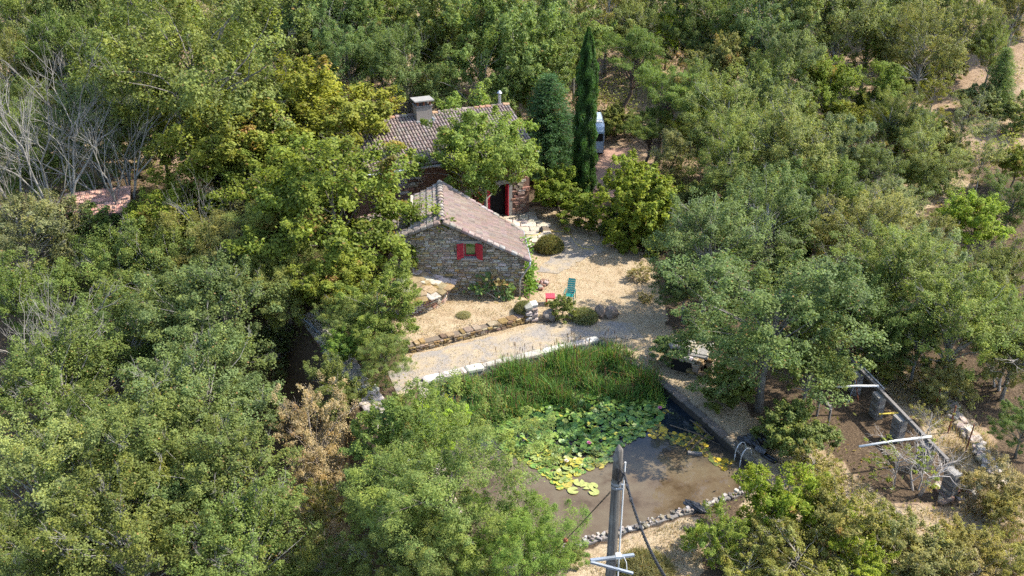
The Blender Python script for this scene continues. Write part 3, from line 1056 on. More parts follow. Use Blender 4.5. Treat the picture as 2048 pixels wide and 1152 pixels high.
# ================================================================== bread oven
oven = empty('bread_oven', (-5.2, 40.6, .3), 'rounded stone bread oven with mossy slab roof against the gable', 'oven')
OC = Vector((-5.15, WY - .1, 0)); OR = 2.1
mb = MB(); ring = []
for i in range(25):
    a = math.pi + math.pi * i / 24
    ring.append((OC.x + OR * .95 * math.cos(a), OC.y + OR * .95 * math.sin(a)))
for (xa, ya), (xb, yb) in zip(ring, ring[1:]): mb.quad((xa, ya, -.2), (xb, yb, -.2), (xb, yb, 1.22), (xa, ya, 1.22))
owall = mb.build('oven_wall', M_MORTAR, oven)
st = []; r = random.Random(17); z = .1
while z < 1.2:
    h = r.uniform(.08, .15); a = math.pi
    while a < 2 * math.pi:
        l = r.uniform(.16, .4); am = a + l / OR / 2
        er = Vector((math.cos(am), math.sin(am), 0)); et = Vector((-math.sin(am), math.cos(am), 0))
        st.append((frame(OC + er * (OR * .95 + r.uniform(-.01, .03)) + Vector((0, 0, z + h / 2)), et * (l - .012), Vector((0, 0, h - .01)), er * .16), vary(r.choice(STONE_GREY + STONE_RED + STONE_OCHRE[2:]), r), l * h))
        a += l / OR
    z += h
lay_stones(st, owall, 260, seed=9)
mb = MB(); top = (OC.x, OC.y + .05, 1.86)
rim = []
for i in range(25):
    a = math.pi + math.pi * i / 24
    rim.append((OC.x + OR * 1.06 * math.cos(a), OC.y + OR * 1.06 * math.sin(a), 1.24))
for a, b in zip(rim, rim[1:]):
    mb.poly([a, b, top]); mb.quad((a[0], a[1], a[2] - .08), (b[0], b[1], b[2] - .08), b, a)
oroof = mb.build('oven_roof', M_LAUZE, oven, color=(.18, .13, .08))
for k, rr in enumerate((1.06, .90, .74, .58, .42, .25)):
    a = math.pi + r.uniform(0, .1); zz = 1.25 + (1.86 - 1.24) * (1.06 - rr) / 1.06
    while a < 2 * math.pi:
        l = r.uniform(.35, .75); am = a + l / (OR * rr) / 2
        if am > 2 * math.pi: break
        er = Vector((math.cos(am), math.sin(am), 0)); et = Vector((-math.sin(am), math.cos(am), 0))
        dn = (er * (OR * .42) + Vector((0, 0, -.12))) * r.uniform(.95, 1.1)
        nn = et.cross(dn).normalized(); nn = nn if nn.z > 0 else -nn
        inst('slab', r.choice(ME_LAUZE), oroof, frame(OC + er * (OR * (rr - .10)) + Vector((0, 0, zz + .06 + r.uniform(0, .02))), et * (l - .015), -dn, nn * .07),
             vary(r.choice([(.30, .26, .21), (.36, .32, .27), (.24, .18, .11), (.20, .15, .08)]), r))
        a += l / (OR * rr)

# ================================================================== low garden wall, pillar
def dry_wall(name, label, pts, h, pal, thick=.35, row=(.08, .16), ln=(.18, .45), z0=None, seed=1, limit=280, core=M_MORTAR, top=True):
    o = empty(name, (pts[0].x, pts[0].y, gz(pts[0].x, pts[0].y)), label, 'wall')
    mb = MB(); st = []
    r = random.Random(seed)
    for k, (a, b) in enumerate(zip(pts, pts[1:])):
        a = Vector((a.x, a.y, 0)); b = Vector((b.x, b.y, 0)); L = (b - a).length; d = (b - a) / L; n = Vector((d.y, -d.x, 0))
        za = z0 if z0 is not None else -.1
        mb.hexa([a - n * 0 + Vector((0, 0, za - .3)), b + Vector((0, 0, za - .3)), b - n * thick + Vector((0, 0, za - .3)), a - n * thick + Vector((0, 0, za - .3)),
                 a + Vector((0, 0, za + h - .04)), b + Vector((0, 0, za + h - .04)), b - n * thick + Vector((0, 0, za + h - .04)), a - n * thick + Vector((0, 0, za + h - .04))])
        st += course_wall(a + Vector((0, 0, za)), d, (0, 0, 1), n, L, h, lambda u, v: 0 < u < L and v < h, lambda u, v, r_: pal, row=row, ln=ln, seed=seed + k, depth=.2)
        if top:
            x = 0
            while x < L:
                l = r.uniform(.2, .5)
                if r.random() < .45:
                    x += l
                    continue
                st.append((frame(a + d * (x + l / 2) - n * (thick * .45) + Vector((0, 0, za + h - .01)), d * (l - .02), -n * (thick + .06) * r.uniform(.8, 1.1), Vector((0, 0, r.uniform(.06, .12)))), vary(r.choice(pal), r), l * .5))
                x += l
    c = mb.build('wall_core', core, o)
    lay_stones(st, c, limit, seed=seed)
    return o


dry_wall('garden_wall', 'low mossy dry-stone wall between gravel path and dry garden', P2([(818, 706), (905, 684), (985, 664), (1062, 642)], 0), .46, STONE_MOSS + [(.24, .19, .13)], row=(.06, .12), ln=(.14, .36), seed=41)
pil = at(1062, 640, 0)
o = empty('stone_pillar', pil, 'stubby pale stone pillar ending the low garden wall', 'pillar')
r = random.Random(5)
for k in range(6):
    for s in (-1, 1):
        a = k * 1.3
        inst('stone', r.choice(ME_STONE), o, frame(pil + Vector((s * .14 * math.cos(a * 0), .12 * s * (k % 2), .08 + k * .14)), (.34 + r.uniform(-.05, .05), .04, 0), (-.04, 0.0, .15), (0.02, -.5, 0)), vary(r.choice(STONE_PALE), r))

# ================================================================== pond walls
def coping(name, label, pxs, w, h, pal, seed, ln, mat_core, zt=.05, rough=0):
    pts = P2(pxs, 0)
    o = empty(name, (pts[0].x, pts[0].y, 0), label, 'wall')
    mb = MB(); r = random.Random(seed); st = []
    for a, b in zip(pts, pts[1:]):
        L = (b - a).length; d = (b - a) / L; n = Vector((-d.y, d.x, 0))
        mb.hexa([a - n * w / 2 + Vector((0, 0, -1.3)), b - n * w / 2 + Vector((0, 0, -1.3)), b + n * w / 2 + Vector((0, 0, -1.3)), a + n * w / 2 + Vector((0, 0, -1.3)),
                 a - n * w / 2 + Vector((0, 0, zt)), b - n * w / 2 + Vector((0, 0, zt)), b + n * w / 2 + Vector((0, 0, zt)), a + n * w / 2 + Vector((0, 0, zt))])
        x = 0
        while x < L - .1 and not rough:
            l = min(r.uniform(*ln), L - x)
            st.append((frame(a + d * (x + l / 2) + Vector((0, 0, zt + h * .3)), d * (l - .02), n * (w + .06) * r.uniform(.85, 1.1), Vector((0, 0, h * r.uniform(.8, 1.2)))), vary(r.choice(pal), r), l))
            x += l
        if rough:
            st = [q for q in st if not q[2] < 0]
            for _ in range(int(L * 17)):
                s_ = r.uniform(.06, .185); u_ = r.uniform(0, L); e_ = d * math.cos(r.uniform(-.6, .6)) ; a_ = r.uniform(0, 3.1)
                ax_ = d * math.cos(a_) + n * math.sin(a_); ay_ = n * math.cos(a_) - d * math.sin(a_)
                st.append((frame(a + d * u_ + n * r.uniform(-.22, .2) * w / .34 + Vector((0, 0, zt + h * .25 + r.uniform(-.02, .05))), ax_ * s_, ay_ * s_ * .75, Vector((0, 0, h * .8))), vary(r.choice(pal), r, .25), s_))
    c = mb.build('wall_core', mat_core, o)
    if rough: st = [q for q in st if q[2] < .19]
    for M, cc, _ in st: inst('coping_stone', r.choice(ME_STONE), c, M, cc)
    return o


coping('pond_wall', 'pale stone coping of the pond beside the gravel path', POND_PX[0:2], .38, .14, [(.36, .325, .285), (.32, .285, .245), (.40, .365, .325)], 3, (.7, 1.5), M_CONC)
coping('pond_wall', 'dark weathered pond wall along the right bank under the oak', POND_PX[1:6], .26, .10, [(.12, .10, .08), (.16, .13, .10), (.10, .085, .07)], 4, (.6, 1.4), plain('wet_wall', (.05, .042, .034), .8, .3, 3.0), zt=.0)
coping('pond_wall', 'crumbling whitish pond wall behind the utility pole', POND_PX[5:9], .24, .09, [(.26, .235, .205), (.20, .178, .155), (.30, .275, .245), (.22, .19, .16), (.11, .095, .08), (.16, .13, .09)], 5, (.10, .24), M_CONCDK, zt=.0, rough=1)
coping('pond_wall', 'left bank wall of the pond hidden by the willow', POND_PX[8:] + POND_PX[:1], .34, .1, STONE_GREY, 6, (.4, .9), M_CONCDK, zt=.0)

# retaining wall with concrete top above the ravine
a, b = WALL_A.copy(), WALL_B.copy()
rw = empty('retaining_wall', a, 'pale-topped retaining wall above the dark ravine at left', 'wall')
L = (b - a).length; d = _wd; n = _wn
mb = MB(); mb.hexa([a + n * .1 + Vector((0, 0, -4)), b + n * .1 + Vector((0, 0, -4)), b - n * .9 + Vector((0, 0, -4)), a - n * .9 + Vector((0, 0, -4)),
                    a + n * .1 + Vector((0, 0, .0)), b + n * .1 + Vector((0, 0, .0)), b - n * .9 + Vector((0, 0, .03)), a - n * .9 + Vector((0, 0, .03))])
core = mb.build('wall_core', M_WALLPINK, rw)
st = course_wall(b + n * .13 + Vector((0, 0, -3.2)), -d, (0, 0, 1), n, L, 3.2, lambda u, v: 0 < u < L and v < 3.15, lambda u, v, r_: STONE_RED + STONE_GREY, row=(.15, .28), ln=(.3, .7), seed=77)
lay_stones(st, core, 240, seed=4)
r = random.Random(6); x = 0
while x < L:
    l = r.uniform(.4, .9); w_ = r.uniform(.85, 1.15)
    inst('capping_slab', r.choice(ME_FLAG), core, frame(a + d * (x + l / 2) - n * .42 + Vector((0, 0, .06)), d * (l - .03), n * w_, Vector((0, 0, .12))), vary((.32, .29, .255), r, .25))
    x += l
mb = MB(); q = at(600, 630, .5); q2 = at(640, 668, .4)
mb.tube([q, q.lerp(q2, .5) + Vector((0, 0, .02)), q2], .075, 8)
tag(mb.build('white_pipe', M_GALV), 'pale grey pipe rail at the ravine edge left of the oven', 'pipe')

# ================================================================== foliage
def rand_dirs(n, g):
    v = g.normal(size=(n, 3)); return v / np.linalg.norm(v, axis=1, keepdims=True)


def leaf_quads(C, Nn, L, W, g, droop=0.0, axis_dir=None):
    """kite shaped leaves at C, facing Nn, length L, width W"""
    n = len(C)
    if axis_dir is None: a = rand_dirs(n, g)
    else: a = axis_dir + 0.35 * g.normal(size=(n, 3))
    a[:, 2] -= droop
    a = a - Nn * np.sum(a * Nn, 1, keepdims=True)
    a /= np.linalg.norm(a, axis=1, keepdims=True) + 1e-9
    b = np.cross(Nn, a)
    L = L[:, None]; W = W[:, None]
    V = np.stack([C - a * L * .5, C + b * W * .5 - a * L * .05, C + a * L * .5, C - b * W * .5 - a * L * .05], 1).reshape(-1, 3)
    F = np.arange(4 * n).reshape(n, 4)
    return V, F


def leafmesh(name, C, Nn, L, W, tint, g, **kw):
    V, F = leaf_quads(C, Nn, L, W, g, **kw)
    return np_mesh(name, V, F, M_LEAF, np.repeat(tint, 4, axis=0))


def lobes(dirs, g, n=9, amp=.22):
    """uneven outline: radius factor per direction"""
    f = np.ones(len(dirs))
    for q in rand_dirs(n, g):
        f += amp * g.uniform(-.7, 1.0) * np.maximum(0, dirs @ q) ** 4
    return f


def clump_centres(n, g, flat_bottom=-.55, inner=.45, shape=None, nb=None, br=(.30, .50)):
    """clumps gathered into boughs, so the crown has an uneven outline with gaps"""
    nb = nb or int(g.integers(17, 25))
    d = rand_dirs(nb * 4, g); d = d[d[:, 2] > flat_bottom][:nb]
    lob = lobes(d, g, 9, .42)
    bc = d * (g.uniform(inner + .12, .80, len(d)) * np.clip(lob, .7, 1.35))[:, None]
    bc = np.concatenate([bc, np.array([[0, 0, .35], [.15, -.1, 0.0]])])
    rad = g.uniform(br[0], br[1], len(bc))
    w = rad ** 2; k = g.choice(len(bc), n, p=w / w.sum())
    e = rand_dirs(n, g); e[:, 2] = np.where(g.random(n) < .35, np.abs(e[:, 2]), e[:, 2])
    c = bc[k] + e * (rad[k] * g.uniform(.45, 1.0, n) ** .5)[:, None] * np.array([1, 1, .8])
    c = c[c[:, 2] > flat_bottom - .2]
    if shape is not None: c = shape(c)
    return c[g.permutation(len(c))]


def fill_clumps(cc, cr, per, g, up=.55, out=.5, rnd=.55, flat=.7):
    """feathery sprays of leaves reaching outward from clump centres; returns positions, normals, clump index"""
    n = len(cc); k = np.repeat(np.arange(n), per); m = len(k)
    o = cc / (np.linalg.norm(cc, axis=1, keepdims=True) + 1e-9)
    o = o + .45 * g.normal(size=(n, 3)) + np.array([0, 0, .25]); o /= np.linalg.norm(o, axis=1, keepdims=True)
    t = g.random(m) ** .8
    d = rand_dirs(m, g)
    lat = (1.10 - .8 * t) * g.uniform(.2, 1, m) ** .5 * 1.02 * cr[k]
    stray = g.random(m) < .06
    lat = np.where(stray, lat * 2.0, lat)
    P = cc[k] + o[k] * ((t * 1.55 - .6) * cr[k])[:, None] + d * lat[:, None] * np.array([1, 1, flat])
    Nn = np.array([0, 0, up + .45]) + out * .7 * o[k] + .35 * d + rnd * g.normal(size=(m, 3))
    Nn /= np.linalg.norm(Nn, axis=1, keepdims=True)
    return P, Nn, k


def tints(k, ncl, g, ye=.15, br=0.0, bv=.16, spread=.10):
    cb = np.clip(g.normal(1, spread, ncl), .7, 1.35); cy = np.clip(g.normal(ye, .12, ncl), 0, 1)
    cbrown = (g.random(ncl) < br) * g.uniform(.4, .95, ncl)
    m = len(k)
    b = np.clip(cb[k] * g.normal(1, bv, m), .45, 1.8) * .5
    y = np.clip(cy[k] + g.normal(0, .1, m), 0, 1)
    w = np.clip(cbrown[k] * g.uniform(.3, 1.2, m) + (g.random(m) < .012) * .7, 0, 1)
    return np.stack([b, y, w], 1)


def limbs(mb, top, targets, r0, g, col=None, wob=.12, base_r=None, sides=5, trunk_h=None, tmin=.35, thin=.02):
    """trunk from the origin to top, and a curved limb to each target"""
    top = Vector(top)
    path = [Vector((0, 0, -.25))]
    for i in range(1, 6):
        t = i / 5; path.append(Vector((top.x * t + g.normal() * wob * .5, top.y * t + g.normal() * wob * .5, top.z * t)))
    rad = [r0 * (1.35 if i == 0 else 1) * (1 - .72 * i / 5) for i in range(6)]
    mb.tube(path, rad, 8)
    for tg in targets:
        tg = Vector(tg)
        t = min(.98, max(tmin, (tg.z / max(top.z, .1)) * .62 + g.normal() * .06)); q = t * 5; i = min(4, int(q)); s = path[i].lerp(path[i + 1], q - i)
        L = (tg - s).length; r1 = max(thin, r0 * .36 * (1 - t * .55))
        m = s.lerp(tg, .5) + Vector((g.normal() * L * .07, g.normal() * L * .07, L * .10 + g.normal() * L * .05))
        mb.tube([s, s.lerp(m, .5) + Vector((0, 0, L * .02)), m, m.lerp(tg, .55) + Vector((g.normal() * .05 * L, g.normal() * .05 * L, 0)), tg], [r1, r1 * .8, r1 * .58, r1 * .36, r1 * .14], sides, cap=False)
    return path


def twigs(mb, pts, g, n, L=.7, r=.012):
    for _ in range(n):
        p = Vector(pts[g.integers(len(pts))]); o = Vector((p.x, p.y, p.z * .3)).normalized()
        d = (o + Vector((g.normal() * .5, g.normal() * .5, .4 + g.normal() * .4))).normalized()
        l = L * g.uniform(.5, 1.5); e = p + d * l
        mb.tube([p - d * .3, p.lerp(e, .5) + Vector((g.normal() * .06, g.normal() * .06, 0)), e], [r * 1.6, r, r * .4], 3, cap=False)
        for _ in range(2):
            s = p.lerp(e, g.uniform(.3, .8)); d2 = (d + Vector((g.normal() * .7, g.normal() * .7, g.normal() * .4))).normalized()
            mb.tube([s, s + d2 * l * .45], [r * .8, r * .3], 3, cap=False)


PROTO = {}


class Proto:
    """kind of plant: meshes modelled at radius R, crown centre at height k*R"""
    def __init__(s, R, k, crown, trunk, bark):
        s.R, s.k, s.crown, s.trunk, s.bark = R, k, crown, trunk, bark


def trunk_mesh(mb, name): return mb.mesh(name, M_BARK, True)


def make_broadleaf(key, seed, R=4.5, k=1.3, vert=.82, ncl=170, cl=(.55, 1.05), per=210, leaf=(.13, .085), ye=.15, br=0.0,
                   up=.55, droop=0.0, flat=.7, inner=.42, bark=(.13, .11, .09), r0=.22, ntwig=26, bottom=-.55, spread=.12, nl=26, shape=None, nb=None):
    g = np.random.default_rng(seed)
    cc = clump_centres(ncl, g, bottom, inner, shape, nb=nb) * np.array([1, 1, vert]) * R
    ncl = len(cc)
    cr = cl[0] + (cl[1] - cl[0]) * g.random(ncl) ** 1.6 * 1.25
    P, Nn, kk = fill_clumps(cc, cr, per, g, up=up, flat=flat)
    n = len(P)
    L = leaf[0] * g.uniform(.7, 1.35, n); W = leaf[1] * g.uniform(.7, 1.3, n)
    P[:, 2] += k * R
    crown = leafmesh(key + '_crown', P, Nn, L, W, tints(kk, ncl, g, ye, br, spread=spread), g, droop=droop)
    mb = MB(); tops = cc.copy(); tops[:, 2] += k * R
    sel = g.permutation(ncl)[:nl]; sel = sel[np.argsort(-np.linalg.norm(cc[sel], axis=1))]
    limbs(mb, (g.normal() * .2, g.normal() * .2, (k + vert * .45) * R), tops[sel], r0, g)
    outer = tops[sel][np.linalg.norm(cc[sel] / R, axis=1) > .55]
    if ntwig and len(outer): twigs(mb, outer, g, ntwig, .16 * R)
    PROTO[key] = Proto(R, k, crown, trunk_mesh(mb, key + '_trunk'), bark)


for i in range(5): make_broadleaf('oak%d' % i, 100 + i, R=4.5, k=1.25, ncl=250, cl=(.40, .85), per=182, leaf=(.13, .095), bottom=-.75, vert=.95, ye=.14, ntwig=150, nl=56, bark=(.22, .205, .18))
for i in range(2): make_broadleaf('farm_oak%d' % i, 140 + i, R=4.5, k=1.3, ncl=250, cl=(.42, .85), per=205, leaf=(.135, .10), bottom=-.7, vert=.92, ye=.12, ntwig=90, nl=44, bark=(.16, .145, .125))
for i in range(3): make_broadleaf('ash%d' % i, 120 + i, R=3.6, k=1.35, vert=1.0, ncl=200, cl=(.32, .65), per=215, leaf=(.18, .078), droop=.5, bottom=-.75, ye=.12, br=.01, up=.4, ntwig=30, bark=(.22, .2, .17), r0=.16, inner=.3)
for i in range(2): make_broadleaf('willow%d' % i, 130 + i, R=4.2, k=1.15, vert=1.0, ncl=330, cl=(.34, .70), per=220, leaf=(.15, .042), droop=.35, bottom=-.85, ye=.2, up=.5, ntwig=10, inner=.35, spread=.1, r0=.14)
for i in range(3): make_broadleaf('walnut%d' % i, 150 + i, R=4.5, k=1.25, vert=.8, ncl=235, cl=(.42, .85), per=185, leaf=(.21, .13), ye=.14, br=.05, bottom=-.75, up=.6, ntwig=40, spread=.14)
make_broadleaf('poplar0', 160, R=2.0, k=2.2, vert=1.8, ncl=120, cl=(.35, .7), per=220, leaf=(.11, .075), ye=.2, bottom=-.9, r0=.12, ntwig=10, nl=18)
make_broadleaf('poplar1', 161, R=2.0, k=2.0, vert=1.6, ncl=110, cl=(.35, .65), per=180, leaf=(.12, .06), ye=.3, bottom=-.95, r0=.10, ntwig=16, nl=18)
for i in range(3): make_broadleaf('shrub%d' % i, 170 + i, R=2.0, k=.72, vert=.85, ncl=150, cl=(.22, .42), per=170, leaf=(.125, .09), ye=.2, bottom=-.8, r0=.07, ntwig=6, inner=.4, nl=14)
for i in range(3): make_broadleaf('scrub%d' % i, 180 + i, R=2.4, k=.75, vert=.85, ncl=115, cl=(.22, .5), per=165, leaf=(.12, .07), ye=.42, br=.04, bottom=-.9, r0=.05, ntwig=50, inner=.3, nl=30, bark=(.32, .28, .22), up=.4)
for i in range(2): make_broadleaf('airy%d' % i, 190 + i, R=3.4, k=1.2, vert=1.15, ncl=110, cl=(.26, .6), per=140, leaf=(.13, .065), ye=.3, br=.04, bottom=-.9, r0=.10, ntwig=80, inner=.25, nl=36, bark=(.27, .24, .2))


make_broadleaf('airyb', 197, R=3.4, k=1.2, vert=1.35, ncl=150, cl=(.24, .6), per=150, leaf=(.12, .05), ye=0.0, br=.03, bottom=-.95, r0=.10, ntwig=120, inner=.2, nl=40, bark=(.30, .25, .2), droop=.3)
make_broadleaf('sprig0', 196, R=2.6, k=1.0, vert=1.1, ncl=60, cl=(.15, .34), per=60, leaf=(.12, .07), ye=.3, br=.03, bottom=-.9, r0=.06, ntwig=40, inner=.3, nl=40, bark=(.34, .31, .27), up=.5)


def make_pine(key, seed):
    g = np.random.default_rng(seed); R, k = 4.0, 1.55
    cc = clump_centres(95, g, -.35, .5, nb=15, br=(.18, .30)) * np.array([1, 1, .62]) * R
    cr = g.uniform(.5, .95, len(cc)); P, Nn, kk = fill_clumps(cc, cr, 310, g, up=.2, rnd=1.0, flat=.5)
    P[:, 2] += k * R; n = len(P)
    ax = np.array([0, 0, .9]) + .9 * (P - (cc[kk] + np.array([0, 0, k * R])))
    crown = leafmesh(key + '_crown', P, Nn, .26 * g.uniform(.7, 1.2, n), .045 * np.ones(n), tints(kk, len(cc), g, .12, .02), g, axis_dir=ax)
    mb = MB(); tops = cc + np.array([0, 0, k * R - .25])
    limbs(mb, (g.normal() * .9, g.normal() * .5, (k + .15) * R), tops[g.permutation(len(cc))[:34]], .24, g, wob=.3, tmin=.45)
    PROTO[key] = Proto(R, k, crown, trunk_mesh(mb, key + '_trunk'), (.13, .095, .075))


for i in range(3): make_pine('pine%d' % i, 200 + i)


def make_conifer(key, seed, R=2.4, H=8.0):
    g = np.random.default_rng(seed); cc = []; ax = []
    mb = MB(); mb.tube([(0, 0, -.2), (0, 0, H * .5), (.05, 0, H * .97)], [.17, .1, .02], 6)
    z = .5
    while z < H * .98:
        rr = R * (1 - z / H) ** .8 + .12
        nb = int(7 + rr * 3)
        for j in range(nb):
            a = 2 * math.pi * (j + g.uniform(-.3, .3)) / nb; l = rr * g.uniform(.75, 1.12)
            e = np.array([math.cos(a) * l, math.sin(a) * l, z + l * .18]); mb.tube([(0, 0, z), tuple(e * np.array([.5, .5, 1]) + np.array([0, 0, -.05])), tuple(e)], [.03, .02, .006], 3, cap=False)
            for t in np.linspace(.35, 1, max(2, int(l / .26))):
                cc.append(np.array([0, 0, z]) * (1 - t) + e * t); ax.append([math.cos(a), math.sin(a), .15])
        z += .34
    cc = np.array(cc); ax = np.array(ax)
    per = 42; kk = np.repeat(np.arange(len(cc)), per)
    P = cc[kk] + g.normal(size=(len(kk), 3)) * np.array([.17, .17, .08])
    Nn = np.array([0, 0, .8]) + .6 * g.normal(size=(len(kk), 3)); Nn /= np.linalg.norm(Nn, axis=1, keepdims=True); n = len(P)
    crown = leafmesh(key + '_crown', P, Nn, .17 * g.uniform(.7, 1.3, n), .045 * np.ones(n), tints(kk, len(cc), g, .05, .004), g, axis_dir=ax[kk])
    PROTO[key] = Proto(R, H * .42 / R, crown, trunk_mesh(mb, key + '_trunk'), (.12, .09, .07))


make_conifer('conifer0', 210)
make_conifer('conifer1', 211, 2.0, 7.0)


make_broadleaf('laurel0', 175, R=2.0, k=.74, vert=1.0, ncl=320, cl=(.2, .32), per=105, leaf=(.125, .09), ye=.2, bottom=-.9, r0=.07, ntwig=4, inner=.5, nl=14, nb=70)


def make_cypress(key, seed, H=10.4, R=.74):
    g = np.random.default_rng(seed); n = 40000
    t = g.uniform(0, 1, n) ** 1.12
    prof = lambda t: R * np.clip(np.minimum(1, .80 + t * 1.2), 0, 1) * np.clip((1 - t) * 4.2, 0, 1) ** .65 * (1 - .22 * t)
    a = g.uniform(0, 2 * math.pi, n)
    fl = 1 + .12 * np.sin(a * 5 + t * 9) + .09 * np.sin(a * 7 - t * 31) + .09 * np.sin(a * 3 + t * 47) + .06 * np.sin(a * 2 - t * 83)
    r = prof(t) * fl * g.uniform(.72, 1.03, n) + .02
    P = np.stack([np.cos(a) * r, np.sin(a) * r, .25 + t * (H - .3)], 1)
    o = np.stack([np.cos(a), np.sin(a), np.full(n, .15)], 1)
    Nn = o * .8 + .5 * g.normal(size=(n, 3)); Nn /= np.linalg.norm(Nn, axis=1, keepdims=True)
    ti = np.stack([.5 * np.clip(g.normal(1, .2, n) * (0.85 + .25 * (fl - 1) / .1), .4, 1.7), np.clip(g.normal(.08, .06, n), 0, 1), (g.random(n) < .004) * .6], 1)
    ax = o * .35 + np.array([0, 0, 1.0])
    crown = leafmesh(key + '_crown', P, Nn, .18 * g.uniform(.7, 1.2, n), .048 * np.ones(n), ti, g, axis_dir=ax)
    mb = MB(); mb.tube([(0, 0, -.2), (0, 0, H * .5), (0, 0, H * .93)], [.2, .12, .02], 8)
    PROTO[key] = Proto(R, H / 2 / R, crown, trunk_mesh(mb, key + '_trunk'), (.12, .09, .07))


make_cypress('cypress0', 220)


def make_tuft(key, seed, R=.75, n=9000, leaf=(.20, .018), k=.5):
    """lavender-like dome of upright thin stems"""
    g = np.random.default_rng(seed)
    d = rand_dirs(n, g); d[:, 2] = np.abs(d[:, 2]); rr = g.uniform(.45, 1, n) ** .6 * lobes(d, g, 7, .15)
    P = d * rr[:, None] * np.array([R, R, R * .85]); P[:, 2] += .1
    Nn = g.normal(size=(n, 3)); Nn /= np.linalg.norm(Nn, axis=1, keepdims=True)
    ti = np.stack([.5 * np.clip(g.normal(1, .25, n), .4, 1.8), np.clip(g.normal(.2, .15, n), 0, 1), (g.random(n) < .06) * .6], 1)
    crown = leafmesh(key + '_crown', P, Nn, leaf[0] * g.uniform(.6, 1.3, n), leaf[1] * np.ones(n), ti, g, axis_dir=d * .8 + np.array([0, 0, .5]))
    mb = MB()
    for _ in range(12):
        a = g.uniform(0, 6.28); mb.tube([(0, 0, -.05), (math.cos(a) * R * .3, math.sin(a) * R * .3, R * .35), (math.cos(a) * R * .6, math.sin(a) * R * .6, R * .6)], [.02, .014, .006], 4, cap=False)
    PROTO[key] = Proto(R, k, crown, trunk_mesh(mb, key + '_trunk'), (.2, .15, .1))


make_tuft('tuft0', 230)
make_tuft('tuft1', 231, leaf=(.30, .016), n=5000)


def make_dead(key, seed, H=7.0, spread=.55, n0=4, depth=4, r0=.13, sub=3):
    g = np.random.default_rng(seed); mb = MB()

    def grow(p, d, L, r, lev):
        e = p + d * L; m = p.lerp(e, .5) + Vector((g.normal(), g.normal(), g.normal())) * L * .05
        mb.tube([p, m, e], [r, r * .82, r * .62], 6 if lev > 2 else 4, cap=False)
        if lev == 0: return
        for j in range(sub if lev > 1 else 4):
            t = g.uniform(.35, 1.0) if j else 1.0
            s = p.lerp(m, t * 2) if t < .5 else m.lerp(e, t * 2 - 1)
            nd = (d + Vector((g.normal(), g.normal(), g.normal() * .6 + .18)) * spread).normalized()
            grow(s, nd, L * g.uniform(.5, .78), r * g.uniform(.42, .62), lev - 1)
    for i in range(n0):
        a = 6.28 * i / n0 + g.normal() * .3; dd = Vector((math.cos(a) * .28, math.sin(a) * .28, 1)).normalized()
        grow(Vector((math.cos(a) * .15, math.sin(a) * .15, -.2)), dd, H * .38, r0 * g.uniform(.7, 1.1), depth)
    PROTO[key] = Proto(H * .4, 1.4, None, trunk_mesh(mb, key + '_trunk'), (.21, .195, .17))


make_dead('dead0', 240, 8.0, .36, 3, 4, .085); make_dead('dead1', 241, 9.0, .34, 4, 4, .085); make_dead('dead2', 242, 5.0, .6, 3, 4, .09); make_dead('dead3', 243, 4.0, .7, 4, 4, .06)

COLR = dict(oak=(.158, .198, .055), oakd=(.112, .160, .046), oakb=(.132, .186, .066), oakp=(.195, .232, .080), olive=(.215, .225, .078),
            yellow=(.185, .212, .036), bright=(.172, .215, .038), lime=(.225, .31, .036), straw=(.27, .25, .145), brown=(.44, .34, .19),
            ash=(.155, .218, .060), willow=(.180, .228, .070), grey=(.178, .205, .098), conif=(.060, .120, .052), cyp=(.045, .098, .022), pine=(.145, .205, .056),
            laurel=(.170, .225, .032), lav=(.165, .165, .065), fresh=(.165, .235, .052), pale=(.235, .25, .11))


def plant(name, proto, x, y, z, R, color, label, cat, group=None, sz=1.0, rz=None, tilt=(0, 0), bark=None):
    p = PROTO[proto]; s = R / p.R
    if rz is None: rz = random.uniform(0, 6.28)
    root = empty(name, (x, y, z), label, cat, group)
    M = Matrix.Translation((x, y, z)) @ Matrix.Rotation(tilt[0], 4, 'Y') @ Matrix.Rotation(tilt[1], 4, 'X') @ Matrix.Rotation(rz, 4, 'Z') @ Matrix.Diagonal((s, s, s * sz, 1))
    inst('trunk', p.trunk, root, M, bark or p.bark)
    if p.crown is not None:
        c = COLR[color] if isinstance(color, str) else color
        q_ = random.uniform(.88, 1.12); c = tuple(v * q_ * random.uniform(.94, 1.06) for v in c)
        inst('crown', p.crown, root, M, c)
    return root


def tree(kind, px, py, hw, color, label, name='oak_tree', cat='tree', group=None, sz=1.0, tilt=(0, 0), R=None, bark=None, rz=None):
    p = PROTO[kind]
    x, y, z, r_ = tree_spot(px, py, hw, p.k * sz)
    return plant(name, kind, x, y, z, r_, color, label, cat, group, sz, rz, tilt, bark)

# ================================================================== trees, one row each
T = []
def t(kind, px, py, hw, color, label, sz=1.0, name='oak_tree', **kw): T.append((kind, px, py, hw, color, label, sz, name, kw))

